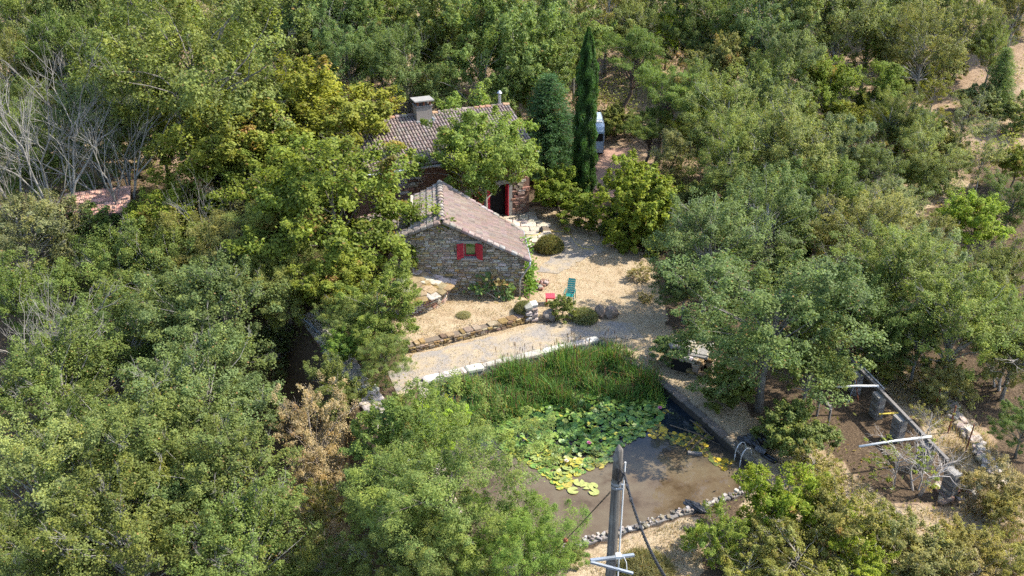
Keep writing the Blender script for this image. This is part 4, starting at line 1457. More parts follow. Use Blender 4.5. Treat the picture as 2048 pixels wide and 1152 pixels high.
# --- far edge along the top of the picture, left to right
t('oak0', 40, 40, 100, 'oak', 'broad oak in the top left corner of the wood')
t('oak1', 180, 30, 100, 'oakp', 'oak second from the left along the top edge')
t('oak2', 300, 10, 95, 'oak', 'oak crown cut by the top edge above the largest upper oak')
t('farm_oak0', 400, 140, 180, 'oak', 'largest spreading oak of the upper left wood', .95)
t('oak3', 250, 170, 95, 'oak', 'oak squeezed between dead grey branches and the largest upper oak')
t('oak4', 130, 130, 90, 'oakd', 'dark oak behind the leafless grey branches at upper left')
t('oak0', 30, 150, 80, 'olive', 'olive-tinged oak at the left edge behind the dead tree')
t('oak2', 480, 40, 80, 'oak', 'oak behind the right shoulder of the largest upper oak')
t('farm_oak1', 560, 50, 85, 'oak', 'oak over the pinkish bare soil near the top', )
t('oak1', 650, 60, 85, 'oakb', 'blue-green oak above the yellow crown left of the farmhouse')
t('ash0', 735, 45, 75, 'ash', 'feathery pale tree on the top edge above the chimney', name='ash_tree')
t('farm_oak1', 700, 120, 70, 'oakb', 'rounded blue-green tree just above the yellowest crown')
t('farm_oak1', 815, 150, 75, 'oakb', 'dense blue-green tree right behind the chimney', 1.15)
t('ash1', 800, 30, 70, 'oakp', 'pale tree on the top edge behind the chimney', name='ash_tree')
t('ash2', 900, 50, 95, 'oak', 'wide leafy tree on the top edge behind the farmhouse', name='ash_tree')
t('ash0', 1010, 80, 105, 'ash', 'big feathery tree directly behind the farmhouse ridge', name='ash_tree')
t('ash1', 960, 150, 85, 'ash', 'leafy tree between chimney and vent pipe behind the ridge', name='ash_tree')
t('ash2', 1085, 130, 80, 'ash', 'feathery tree left of the cypress tip', name='ash_tree')
t('ash1', 1130, 40, 75, 'oakp', 'pale green tree on the top edge left of the cypress', name='ash_tree')
t('oak3', 1215, 25, 70, 'olive', 'olive-green tree on the top edge right of the cypress')
t('oak4', 1300, 15, 60, 'oakd', 'dark crown on the top edge above the umbrella pines')
t('poplar0', 1335, 62, 32, 'lime', 'slender lime-green young poplar above the umbrella pines', name='poplar_tree')
t('farm_oak0', 1420, 20, 80, 'oakd', 'very dark round crown on the top edge right of centre')
t('farm_oak1', 1395, 90, 55, 'oakd', 'dark tree in the gap right of the slender lime poplar')
t('poplar1', 1385, 110, 28, 'straw', 'slim straw-tinted poplar beside the umbrella pines', name='poplar_tree')
t('oak0', 1510, 50, 90, 'oakb', 'dark blue-green tree on the top edge, upper right')
t('ash0', 1590, 60, 80, 'oakp', 'tall pale feathery tree on the top edge, upper right', name='ash_tree', )
t('oak1', 1680, 45, 85, 'oakp', 'soft pale oak on the top edge above the yellow-green tree')
t('oak2', 1775, 20, 70, 'oak', 'oak on the top edge left of the bare hillside')
t('oak3', 1850, 85, 75, 'olive', 'open olive-green oak on the bare hillside, upper right')
t('oak4', 1780, 110, 50, 'oak', 'small oak between the yellow-green tree and the bare hillside')
t('oak0', 1930, 55, 60, 'oak', 'lone oak standing on the dry upper right slope')
t('oak1', 1985, 100, 48, 'oak', 'small rounded oak on the dry slope at the right edge')
t('oak2', 2030, 30, 50, 'olive', 'oak in the top right corner of the slope')
t('oak3', 1880, 15, 45, 'oakd', 'dark bush-like oak on the top edge of the dry slope')
t('conifer1', 2000, 165, 36, 'oakb', 'small dark conifer on the dry slope near the right edge', name='conifer_tree')
t('farm_oak1', 1560, 135, 75, 'oakb', 'shaded blue-green tree left of the bright yellow-green tree')
t('walnut0', 1445, 130, 62, 'olive', 'yellowish tree right of the umbrella pines')
t('walnut1', 1655, 175, 66, 'bright', 'bright yellow-green tree high on the right', 1.15, name='walnut_tree')
t('walnut2', 1690, 235, 45, 'yellow', 'lower yellow-green tree touching the bright one, upper right', name='walnut_tree')
t('poplar0', 1778, 180, 42, 'fresh', 'upright light green tree below the bare hillside', .8, name='poplar_tree')
t('airy0', 1868, 190, 48, 'yellow', 'thin yellow tree on the hillside at upper right', name='walnut_tree')
t('oak0', 1815, 255, 50, 'oakd', 'dark low oak under the upright light green tree')
t('oak2', 1450, 240, 85, 'oakp', 'pale oak right of the umbrella pines')
t('ash2', 1545, 225, 75, 'oakp', 'pale feathery tree in the middle of the upper right wood', name='ash_tree')
t('oak1', 1590, 310, 95, 'oakp', 'wide pale oak right of the straw-coloured poplar')
t('oak3', 1470, 330, 85, 'oak', 'dark-bellied oak above the orange earth bank')
t('ash1', 1690, 300, 70, 'grey', 'grey-green tree below the two yellow-green trees', name='ash_tree')
t('oak4', 1740, 350, 65, 'oak', 'oak left of the grassy clearing on the right')
t('poplar1', 1830, 360, 32, 'ash', 'small leafy tree at the foot of the grassy clearing', .75, name='ash_tree')
t('shrub0', 1790, 285, 35, 'lime', 'lime-green shrub in the upper right clearing', name='shrub')
t('airy1', 1930, 245, 60, 'grey', 'grey olive-leaved tree near the right edge', name='olive_tree')
t('airy0', 1965, 320, 55, 'pale', 'pale silvery tree above the brightest lime tree', name='olive_tree')
t('walnut0', 2035, 325, 45, 'yellow', 'yellow-topped tree cut by the right edge', name='walnut_tree')
t('farm_oak0', 2025, 400, 55, 'oakd', 'dark oak cut by the right edge beside the lime tree')
t('walnut1', 1955, 440, 68, 'lime', 'brightest lime-green tree on the right', name='walnut_tree')
t('shrub1', 1880, 365, 34, 'oakb', 'rounded grey-green shrub in the grassy clearing', name='shrub')
t('oak0', 1850, 480, 60, 'olive', 'olive oak left of the brightest lime tree')
t('oak1', 1990, 560, 80, 'oak', 'oak under the brightest lime tree at the right edge')
t('oak2', 1745, 455, 85, 'olive', 'olive oak in the middle of the right-hand wood')
t('oak3', 1650, 400, 80, 'oak', 'oak behind the pair of small dark cypresses')
t('airy1', 1700, 520, 80, 'grey', 'twiggy grey-green tree right of the small dark cypresses', name='oak_tree')
t('oak4', 1800, 560, 110, 'oak', 'broad oak above the concrete pillars', )
t('oak0', 1910, 640, 110, 'oak', 'broad oak at the right edge above the dry grass slope')
t('oak1', 2030, 700, 75, 'olive', 'oak cut by the right edge level with the concrete pillars')
t('oak2', 1750, 640, 80, 'oakd', 'dark oak behind the upper end of the concrete beam')
t('shrub2', 1560, 560, 60, 'oakb', 'bluish thicket left of the twiggy grey-green tree', name='shrub')
# --- right middle
t('oak3', 1530, 440, 100, 'oakb', 'oak right of the glossy bright shrub')
t('oak4', 1420, 500, 110, 'oakb', 'oak hanging over the right side of the yard', )
t('farm_oak0', 1545, 622, 170, 'oakb', 'largest oak, overhanging the pond from the right', .84)
t('oak1', 1372, 570, 62, 'oakb', 'low oak branch crown reaching into the sunny yard', .8)
t('oak0', 1620, 720, 80, 'oak', 'oak beside the upper concrete pillar')
t('shrub2', 1585, 850, 68, 'oak', 'dense feathery bush between pond and concrete pillars', 1.0, name='juniper_shrub')
t('farm_oak1', 2050, 850, 50, 'oakd', 'dark oak cut by the right edge below the dry grass', )
# --- umbrella pines, cypress, conifer, shrubs by the house
t('pine0', 1250, 105, 78, 'pine', 'umbrella pine right behind the tall cypress', name='pine_tree', tilt=(.06, 0))
t('pine1', 1325, 175, 92, 'pine', 'wide umbrella pine with leaning trunk', name='pine_tree', tilt=(.16, 0))
t('pine2', 1295, 250, 60, 'pine', 'lowest umbrella pine, by the caravan', name='pine_tree', tilt=(.12, 0))
t('conifer0', 1097, 258, 76, 'conif', 'dark green conifer between farmhouse and cypress', .80, name='conifer_tree')
t('poplar1', 1340, 320, 45, 'pale', 'straw-coloured drying poplar above the glossy shrub', .9, name='poplar_tree')
t('laurel0', 1282, 408, 80, 'laurel', 'large glossy yellow-green laurel beside the yard', 1.15, name='laurel_shrub')
t('shrub1', 1385, 400, 42, 'olive', 'small reddish-tinged shrub right of the big laurel', name='shrub')
t('shrub2', 1120, 375, 52, 'laurel', 'leafy shrub at the foot of the dark conifer', 1.1, name='laurel_shrub')
t('shrub1', 1160, 425, 42, 'laurel', 'low shrub in front of the cypress foot', .8, name='laurel_shrub')
t('shrub0', 1240, 445, 36, 'oakd', 'dark shady shrub beside the wire mesh panel', .8, name='shrub')
t('ash2', 968, 302, 118, 'fresh', 'light green ash tree growing in front of the farmhouse', 1.0, name='ash_tree')
# --- big yellowing trees left of the house
t('walnut0', 632, 242, 142, 'yellow', 'tallest yellowing walnut tree left of the farmhouse roof', name='walnut_tree')
t('walnut1', 430, 300, 135, 'yellow', 'left-hand yellowing walnut with orange leaf patches', name='walnut_tree')
t('walnut2', 660, 385, 160, 'bright', 'wide yellow-green walnut hiding the farmhouse left end', name='walnut_tree')
t('walnut0', 710, 482, 66, 'bright', 'lowest walnut crown, touching the gable cottage roof', name='walnut_tree', sz=.8)
t('walnut1', 345, 440, 90, 'yellow', 'yellow-green tree beside the pinkish tiled shed roof', name='walnut_tree')
t('walnut1', 704, 284, 54, 'yellow', 'small walnut crown overlapping the roof left of the chimney', name='walnut_tree')
t('walnut2', 540, 350, 110, 'bright', 'yellow-green crown between the two tallest walnuts', name='walnut_tree')
# --- left side
t('oak4', 190, 272, 100, 'grey', 'grey-green oak behind the leafless branches')
t('oak3', 50, 300, 90, 'oak', 'oak at the left edge beside the dead white stems')
t('oak0', 45, 470, 110, 'grey', 'grey-green oak at the left edge above the fallen stems')
t('oak1', 230, 550, 105, 'oak', 'oak below the pinkish tiled shed roof')
t('willow0', 455, 510, 120, 'olive', 'pale olive willow below the left-hand walnut', name='willow_tree')
t('willow1', 570, 560, 85, 'olive', 'olive willow left of the ravine pipe', name='willow_tree')
t('walnut1', 660, 560, 85, 'bright', 'yellow-green crown above the ravine pipe', name='walnut_tree', sz=.9)
t('ash1', 750, 610, 80, 'fresh', 'feathery light green acacia beside the bread oven', name='acacia_tree')
t('willow1', 768, 712, 55, 'willow', 'narrow yellow-green acacia on top of the retaining wall', name='acacia_tree')
t('oak2', 100, 610, 110, 'oak', 'oak with bare stems rising at the left edge')
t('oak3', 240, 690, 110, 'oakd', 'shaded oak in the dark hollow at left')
t('oak4', 440, 640, 140, 'oakb', 'large oak left of the ravine')
t('oak0', 395, 800, 145, 'oakb', 'large grey-green oak left of the rusty brown tree')
t('oak1', 110, 790, 140, 'oak', 'wide oak at the left edge below the bare stems')
t('oak2', 270, 900, 150, 'oak', 'wide oak in the middle of the lower left wood')
t('oak3', 80, 970, 150, 'oakp', 'pale oak in the lower left corner area')
t('oak4', 460, 960, 140, 'oak', 'oak just left of the rusty brown tree foot')
t('oak0', 250, 1090, 160, 'oak', 'oak on the bottom edge, left')
t('oak1', 490, 1110, 140, 'oak', 'oak on the bottom edge left of the dry grass gap')
t('oak2', 70, 1120, 120, 'oak', 'oak filling the bottom left corner')
t('airyb', 632, 872, 92, 'brown', 'rusty brown dying tree in the ravine', 1.45, name='dying_tree')
t('airy1', 640, 1010, 70, 'olive', 'half-brown straggly tree below the rusty brown one', name='dying_tree')
t('oak3', 650, 1130, 75, 'oak', 'small oak on the bottom edge below the straggly tree')
# --- willow and acacia in front of the pond
t('ash0', 800, 860, 100, 'fresh', 'bright acacia at the left end of the pond', name='acacia_tree')
t('willow0', 890, 990, 168, 'willow', 'biggest feathery willow in front of the pond', name='willow_tree')
t('ash1', 858, 848, 75, 'lime', 'bright green acacia behind the biggest willow', name='acacia_tree')
t('willow1', 805, 1030, 100, 'willow', 'feathery willow left of the biggest one', name='willow_tree')
t('willow0', 1042, 1088, 108, 'fresh', 'feathery willow on the bottom edge left of the pole', name='willow_tree')
t('oak4', 800, 1120, 110, 'oak', 'oak on the bottom edge under the willows')
# --- lower right scrub
t('scrub0', 1560, 1000, 88, 'laurel', 'yellow-green bush at the near right corner of the pond', name='shrub', sz=1.2)
t('scrub1', 1430, 1065, 62, 'fresh', 'green sapling bush right of the utility pole', name='shrub', sz=1.3)
t('scrub2', 1630, 925, 52, 'olive', 'olive bush left of the concrete pillars', name='shrub')
t('scrub0', 1680, 1040, 90, 'olive', 'tangled olive bush below the lower white pipe', name='shrub', sz=1.2)
t('scrub1', 1820, 1085, 80, 'pale', 'pale straw-tinged bush on the bottom edge at right', name='shrub')
t('scrub2', 1600, 1110, 85, 'olive', 'twiggy bush on the bottom edge right of centre', name='shrub')
t('scrub0', 1930, 1085, 70, 'olive', 'dry olive bush near the bottom right corner', name='shrub')
t('scrub1', 1720, 1130, 80, 'laurel', 'yellow-green bush on the bottom edge at right', name='shrub')
t('sprig0', 1800, 920, 70, 'laurel', 'thin sapling with bare twigs before the concrete pillars', name='sapling', sz=.8)
t('scrub2', 1500, 1130, 60, 'olive', 'small bush on the bottom edge beside the sapling bush', name='shrub')
t('scrub1', 1990, 960, 60, 'straw', 'straw-coloured bush at the right edge on the slope', name='shrub')
t('scrub2', 2020, 1110, 60, 'olive', 'bush in the bottom right corner', name='shrub')
t('scrub0', 1138, 1104, 34, 'oakb', 'small grey-green bush left of the pole at the pond wall', name='shrub')
t('scrub1', 1900, 760, 60, 'pale', 'dry pale bush on the slope above the wire fence', name='shrub')
t('scrub2', 1760, 720, 45, 'olive', 'low bush at the head of the concrete beam', name='shrub')

# --- more of the wood, filling the gaps
t('oak0', 20, 235, 75, 'oakd', 'dark oak at the left edge under the olive-tinged one')
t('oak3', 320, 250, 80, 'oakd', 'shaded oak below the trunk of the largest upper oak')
t('oak2', 210, 240, 70, 'oak', 'small oak right behind the tallest leafless tree')
t('oak1', 530, 190, 62, 'oak', 'small oak beside the pinkish soil strip left of the tallest walnut')
t('oak4', 600, 110, 60, 'oak', 'small oak standing on the pinkish soil above the tallest walnut')
t('ash2', 870, 110, 55, 'oak', 'small leafy tree above the gap right of the chimney', name='ash_tree')
t('ash0', 1150, 110, 50, 'oak', 'small tree behind the cypress tip', name='ash_tree')
t('oak1', 1385, 180, 55, 'oak', 'oak between the wide umbrella pine and the pale oak')
t('shrub2', 1230, 240, 40, 'oak', 'thicket behind the caravan', name='shrub')
t('shrub0', 1370, 260, 40, 'oak', 'thicket at the foot of the wide umbrella pine', name='shrub')
t('shrub1', 1740, 220, 45, 'oak', 'dark shrub left of the upright light green tree', name='shrub')
t('oak0', 1510, 290, 70, 'oakp', 'pale oak left of the wide pale one, upper right')
t('oak4', 1775, 410, 60, 'grey', 'grey-green oak on the near side of the grassy clearing')
t('shrub0', 1890, 300, 45, 'olive', 'olive thicket in front of the grey olive-leaved tree', name='shrub')
t('shrub2', 1900, 125, 34, 'olive', 'lone olive bush on the upper dry slope', name='shrub')
t('shrub1', 1960, 200, 36, 'grey', 'grey bush on the dry slope right of the thin yellow tree', name='shrub')
t('shrub0', 2030, 230, 40, 'oakp', 'pale bush on the dry slope at the right edge', name='shrub')
t('shrub1', 1830, 150, 36, 'oakd', 'dark bush at the foot of the hillside oak', name='shrub')
t('oak1', 1560, 380, 75, 'oakb', 'oak right below the dark-bellied oak')
t('oak2', 1700, 600, 85, 'oak', 'oak between the largest oak and the broad oak above the pillars')
t('oak3', 1870, 540, 85, 'grey', 'grey-green oak between the lime tree and the broad right-hand oak')
t('oak0', 2010, 640, 80, 'oak', 'oak at the right edge above the bare grey twigs')
t('oak4', 1840, 680, 65, 'oakd', 'low oak at the top of the dry grass slope')
t('shrub1', 1330, 700, 30, 'oakb', 'low oak scrub in front of the stone shelter', name='shrub')
t('shrub2', 1450, 770, 50, 'oak', 'thicket at the foot of the largest oak', name='shrub')
t('scrub1', 1620, 1010, 80, 'laurel', 'yellow-green bush right of the pond corner bush', name='shrub')
t('scrub2', 1745, 1045, 62, 'laurel', 'bush below the lower white pipe and its bare sapling', name='shrub')
t('scrub0', 1860, 1120, 80, 'pale', 'pale bush on the bottom edge left of the corner bush', name='shrub')
t('scrub2', 1960, 1140, 60, 'straw', 'dry straw bush on the bottom edge near the right corner', name='shrub')
t('scrub1', 1540, 1080, 65, 'olive', 'olive bush below the pond corner bush', name='shrub')
t('willow1', 560, 470, 100, 'willow', 'pale willow below the middle walnut', name='willow_tree')
t('oak2', 340, 560, 110, 'oak', 'oak right of the one below the tiled shed')
t('ash2', 690, 690, 40, 'fresh', 'small acacia sprouting at the foot of the retaining wall', name='acacia_tree')
t('oak3', 330, 680, 90, 'oakd', 'dark oak on the rim of the hollow at left')
t('oak1', 540, 705, 55, 'oakb', 'small oak at the ravine edge above the rusty brown tree')
t('oak0', 170, 880, 110, 'oakd', 'dark oak between the wide left-edge oak and the pale one')
t('oak4', 370, 1040, 110, 'oakb', 'blue-green oak above the bottom edge, lower left')
t('oak3', 580, 1060, 70, 'olive', 'olive oak left of the straggly tree')
t('willow1', 745, 970, 55, 'willow', 'willow between the straggly tree and the biggest willow', name='willow_tree')
t('willow0', 900, 1120, 110, 'willow', 'willow on the bottom edge under the biggest one', name='willow_tree')

# --- second layer of crowns closing the canopy
t('oak2', 110, 75, 85, 'oakp', 'pale oak between the two leftmost top-edge oaks')
t('farm_oak1', 240, 95, 85, 'oak', 'oak above the squeezed one left of the largest upper oak')
t('ash1', 470, 130, 70, 'oak', 'leafy tree on the right flank of the largest upper oak', name='ash_tree')
t('oak3', 345, 60, 80, 'oakp', 'pale oak behind the top of the largest upper oak')
t('oak4', 610, 25, 70, 'oakd', 'dark oak on the top edge left of the blue-green one')
t('ash2', 760, 105, 55, 'ash', 'feathery tree between the rounded and the dense blue-green trees', name='ash_tree')
t('ash0', 960, 45, 75, 'oakp', 'pale leafy tree on the top edge above the ash', name='ash_tree')
t('oak0', 1060, 40, 65, 'oak', 'oak on the top edge left of the pale one by the cypress')
t('oak1', 1270, 60, 60, 'oakp', 'pale oak peering over the umbrella pines')
t('oak2', 1460, 80, 65, 'oak', 'oak under the very dark crown on the top edge')
t('oak3', 1530, 180, 65, 'oak', 'oak above the pale feathery tree, upper right')
t('oak4', 1740, 70, 62, 'oakp', 'pale oak left of the bare hillside')
t('oak0', 1810, 45, 58, 'oakp', 'pale oak at the top of the bare hillside')
t('oak2', 1850, 310, 60, 'oakp', 'pale oak right above the grassy clearing')
t('oak3', 1780, 240, 58, 'oak', 'oak between the lower yellow-green tree and the grey olive')
t('walnut2', 1600, 240, 48, 'bright', 'yellow-green crown left of the lower yellow-green tree', name='walnut_tree')
t('airy0', 1420, 170, 52, 'yellow', 'yellowing tree between the pines and the pale oak', name='walnut_tree')
t('oak1', 1640, 340, 70, 'oakp', 'pale oak right of the wide pale one')
t('walnut0', 1850, 255, 42, 'yellow', 'yellow tree behind the grassy clearing', name='walnut_tree')
t('oak3', 1500, 400, 75, 'oakb', 'oak left of the one behind the small dark cypresses')
t('shrub1', 190, 462, 78, 'oakd', 'dark bush in front of the tiled shed', name='shrub')
t('ash1', 675, 770, 55, 'oak', 'acacia overhanging the retaining wall', name='acacia_tree')
t('willow1', 700, 640, 62, 'willow', 'acacia over the upper end of the retaining wall', name='acacia_tree')
t('scrub0', 2010, 1010, 55, 'olive', 'bush at the right edge below the straw-coloured one', name='shrub')
t('sprig0', 1860, 840, 40, 'olive', 'straggly sapling on the slope beside the beam', name='sapling')

CATS = {'oak_tree': 'tree', 'shrub': 'shrub', 'laurel_shrub': 'shrub', 'juniper_shrub': 'shrub'}
for kind, px, py, hw, color, label, sz, name, kw in T:
    hw *= 1.06
    if name in ('oak_tree', 'ash_tree') and 'front of the farmhouse' not in label: sz *= 1.28 if py < 340 else 1.1
    cat = CATS.get(name, 'tree')
    tree(kind, px, py, hw, color, label, name, cat, 'shrubs and bushes' if cat == 'shrub' else 'trees of the wood round the farmhouse', sz, **kw)

# trees just above the picture, so that the wood goes on
ORD = ['leftmost','second from the left','third from the left','fourth from the left','fifth from the left','sixth from the left','seventh from the left','eighth from the left','ninth from the left','tenth from the left','eleventh from the left','eleventh from the right','tenth from the right','ninth from the right','eighth from the right','seventh from the right','sixth from the right','fifth from the right','fourth from the right','third from the right','second from the right','rightmost']
for k, px in enumerate(range(-40, 2100, 100)):
    tree(['oak0', 'ash1', 'oak3', 'farm_oak1'][k % 4], px, -45 - (k % 3) * 14, 85, ['oak', 'oakp', 'oakb'][k % 3],
         ORD[k] + ' tree of the far row behind the top edge', 'oak_tree', 'tree', 'far row of trees beyond the top edge')

# cypress, placed by its foot
cp = at(1165, 410, 0.05)
plant('cypress_tree', 'cypress0', cp.x, cp.y, 0.0, .68, 'cyp', 'tall dark columnar cypress standing beside the farmhouse', 'tree', 'trees of the wood round the farmhouse', sz=1.13)
for k, (px, py, h) in enumerate(((1584, 505, 3.6), (1606, 512, 3.2))):
    q = on_ground(px, py)
    plant('cypress_tree', 'cypress0', q.x, q.y, q.z, .40, 'cyp', ['taller of the two small dark cypresses in the right-hand wood', 'shorter of the two small dark cypresses in the right-hand wood'][k], 'tree', 'trees of the wood round the farmhouse', sz=h / 5.6)

# dead and leafless trees
def dead(kind, px, py, R, label, color=None, sz=1.0, lift=None):
    q = on_ground(px, py) if lift is None else Vector((*at(px, py, lift)[:2], 0))
    if lift is not None: q.z = gz(q.x, q.y)
    return plant('dead_tree', kind, q.x, q.y, q.z, R, 'brown', label, 'tree', 'dead and leafless trees', sz, bark=color)
dead('dead1', 120, 545, 5.9, 'tall leafless grey tree at upper left')
dead('dead0', 15, 565, 5.6, 'leafless white-stemmed tree at the left edge')
dead('dead1', 255, 480, 4.6, 'leafless grey tree right of the tallest one')
dead('dead0', 125, 860, 3.9, 'bare pale stems in the dark hollow at left')
dead('dead2', 235, 850, 3.2, 'smaller bare tree in the dark hollow at left')
dead('dead3', 430, 440, 2.2, 'whitish dead branch top among the walnut leaves', lift=3.0, sz=2.0)
dead('dead3', 1835, 985, 1.3, 'bare twiggy sapling before the lowest concrete pillar', (.36, .32, .28))
dead('dead3', 2000, 775, 1.9, 'bare grey twigs at the right edge above the slope', (.36, .32, .28))
dead('dead2', 20, 620, 2.4, 'bare fallen stems at the left edge')

# ------------------------------------------------------------------ garden plants
def low(kind, px, py, hw, color, label, name, sz=1.0, zz=None):
    q = at(px, py, gz(*at(px, py, .1)[:2]) if zz is None else zz)
    dep = -(q.z - CAM_H) / -ray(px, py)[2]
    return plant(name, kind, q.x, q.y, q.z, hw * dep / FPX, color, label, 'shrub', 'garden plants', sz)
low('tuft0', 1098, 500, 31, 'lav', 'round olive-green lavender bush in the yard', 'lavender_bush')
low('shrub1', 1127, 640, 26, 'oak', 'leafy green bush in front of the green chair', 'garden_bush', 1.2)
low('tuft1', 1169, 641, 27, 'grey', 'feathery grey-green bush beside the boulders', 'lavender_bush', 1.0)
low('scrub1', 1278, 560, 26, 'straw', 'dry brownish tuft at the right side of the yard', 'dry_bush', .9)
low('scrub2', 1290, 603, 18, 'straw', 'smaller dry tuft below the brownish one', 'dry_bush', .8)
low('tuft0', 1047, 622, 20, 'grey', 'small grey-green bush at the downpipe foot', 'lavender_bush', 1.1)
low('tuft1', 1290, 1150, 60, 'lav', 'dry dark bush at the foot of the utility pole', 'dry_bush', .7)
low('tuft1', 1215, 468, 22, 'pale', 'spiky pale iris clump below the wire mesh panel', 'iris_clump', .9)
low('tuft1', 928, 632, 16, 'straw', 'mossy ochre cushion in the dry garden before the gable', 'dry_bush', .5)

# fig against the gable and vine on the corner
def leafy_thing(name, label, pts, nper, leaf, color, seed, spread, stems):
    g = np.random.default_rng(seed); C = np.array([tuple(p) for p in pts]); root = empty(name, stems[0][0], label, 'plant', 'garden plants')
    kk = np.repeat(np.arange(len(C)), nper); P = C[kk] + g.normal(size=(len(kk), 3)) * np.array(spread)
    Nn = np.array([.1, -.5, .6]) + .5 * g.normal(size=(len(kk), 3)); Nn /= np.linalg.norm(Nn, axis=1, keepdims=True)
    me = leafmesh(name, P, Nn, leaf * g.uniform(.7, 1.3, len(kk)), leaf * .85 * g.uniform(.7, 1.2, len(kk)), tints(kk, len(C), g, .15, .03), g)
    o = bpy.data.objects.new('leaves', me); o.color = (*color, 1); place(o, root)
    mb = MB()
    for s in stems: mb.tube(s, [.03] + [.02] * (len(s) - 2) + [.008], 5, cap=False)
    mb.build('stems', M_BARK, root, color=(.3, .26, .2))
fz = gz(-.6, 41.1)
leafy_thing('fig_plant', 'young fig with big leaves against the gable wall', [(-1.9, 41.2, 1.0), (-1.55, 41.15, .85), (-1.0, 41.2, 1.1), (-.75, 41.1, 1.35), (-.35, 41.15, 1.3), (-.1, 41.2, 1.0), (-1.3, 41.3, 1.5), (-.5, 41.1, .8), (-.1, 41.1, .6)], 26, .21, (.12, .19, .07), 61, (.17, .10, .14),
            [[(-.5, 41.05, fz), (-.6, 41.1, .8), (-.8, 41.15, 1.35)], [(-.3, 41.05, fz), (-.2, 41.1, .7), (-.3, 41.15, 1.3)], [(-.6, 41.05, fz), (-1.1, 41.15, .7), (-1.8, 41.2, 1.0)]])
leafy_thing('vine', 'bright green vine climbing the right corner of the gable cottage', [(.72, 42.0, 2.0), (.8, 42.3, 1.7), (.85, 41.9, 1.3), (.75, 42.2, 1.0), (.95, 42.0, .8), (1.05, 42.3, .6), (.7, 42.9, 2.2), (.75, 43.4, 2.35), (.8, 41.9, .5), (.95, 42.4, 1.3), (1.0, 42.1, 1.7)], 70, .14, (.13, .23, .04), 62, (.14, .22, .2),
            [[(.8, 42.0, 0), (.75, 42.0, 1.0), (.7, 42.2, 2.1)], [(.9, 42.3, 0), (.85, 42.3, .8), (.8, 43.2, 2.2)]])

# ------------------------------------------------------------------ reeds, lilies, grasses
REED = P2([(850, 775), (960, 742), (1080, 712), (1192, 686), (1250, 710), (1335, 775), (1330, 815), (1230, 812), (1120, 838), (1010, 850), (960, 880), (880, 870)], WATER_Z)


def scatter_poly(poly, n, g):
    x0, x1 = min(p[0] for p in poly), max(p[0] for p in poly); y0, y1 = min(p[1] for p in poly), max(p[1] for p in poly)
    X = g.uniform(x0, x1, n * 4); Y = g.uniform(y0, y1, n * 4)
    ok = poly_sd(poly, X, Y) < 0
    return X[ok][:n], Y[ok][:n]


def blades(name, X, Y, Z, H, W, g, color, bend=.35, yel=.2, browns=.06):
    """each blade: three stacked quads bending over"""
    n = len(X); a = g.uniform(0, 6.283, n); d = np.stack([np.cos(a), np.sin(a), np.zeros(n)], 1); s = np.stack([-np.sin(a), np.cos(a), np.zeros(n)], 1)
    b = g.uniform(.1, 1, n) ** 1.5 * bend
    B = np.stack([X, Y, Z], 1); rows = []
    for t, wf in ((0, 1), (.4, .9), (.75, .6), (1, .06)):
        c = B + np.array([0, 0, 1]) * (H * (t - .35 * b * t * t))[:, None] + d * (H * b * t * t)[:, None]
        rows += [c - s * (W * wf / 2)[:, None], c + s * (W * wf / 2)[:, None]]
    V = np.stack(rows, 1).reshape(-1, 3); o = np.arange(n)[:, None] * 8
    F = np.concatenate([o + np.array([[0, 1, 3, 2]]), o + np.array([[2, 3, 5, 4]]), o + np.array([[4, 5, 7, 6]])], 0)
    ti = np.stack([.5 * np.clip(g.normal(1, .22, n), .4, 1.8), np.clip(g.normal(yel, .15, n), 0, 1), (g.random(n) < browns) * g.uniform(.4, .9, n)], 1)
    me = np_mesh(name, V, F, M_LEAF, np.repeat(ti, 8, axis=0))
    ob = bpy.data.objects.new(name, me); ob.color = (*color, 1)
    return place(ob)


g = np.random.default_rng(300)
X, Y = scatter_poly(REED, 22000, g)
cl = .5 + .5 * np.sin(X * 1.7 + 1.1 * np.sin(Y * 1.3)) * np.sin(Y * 1.5 + X * .6)
ed = -poly_sd(REED, X, Y); kp = (ed + .8 * np.sin(X * 3.1) * np.sin(Y * 2.7 + 1) + g.normal(0, .25, len(X)) > .15) & (g.random(len(X)) < .25 + .9 * cl)
X, Y, cl, ed = X[kp], Y[kp], cl[kp], ed[kp]
H = (.42 + .85 * cl) * g.uniform(.45, 1.3, len(X)) * np.clip(.55 + ed * .4, .5, 1)
H *= np.where(poly_sd(P2([(880, 800), (1100, 760), (1120, 860), (950, 890)], WATER_Z), X, Y) < 0, .75, 1.0)
ob = blades('reed_bed', X, Y, np.full(len(X), WATER_Z - .05), H, .036 * g.uniform(.7, 1.3, len(X)), g, (.095, .185, .048), 1.0, .15, .17)
tag(ob, 'dense green reeds filling the far half of the pond', 'reeds', kind='stuff')
sel = g.permutation(len(X))[:170]
mb = MB()
for i in sel:
    h = H[i] * 1.05 + .25; x, y = X[i], Y[i]; dx, dy = g.normal() * .08, g.normal() * .08
    mb.tube([(x, y, WATER_Z), (x + dx, y + dy, WATER_Z + h)], [.008, .006], 3, cap=False)
    mb.tube([(x + dx, y + dy, WATER_Z + h - .02), (x + dx * 1.1, y + dy * 1.1, WATER_Z + h + .14)], [.017, .015], 5)
tag(mb.build('bulrush_heads', plain('bulrush', (.14, .075, .035), .9)), 'brown bulrush heads standing above the reeds', 'bulrush', kind='stuff')

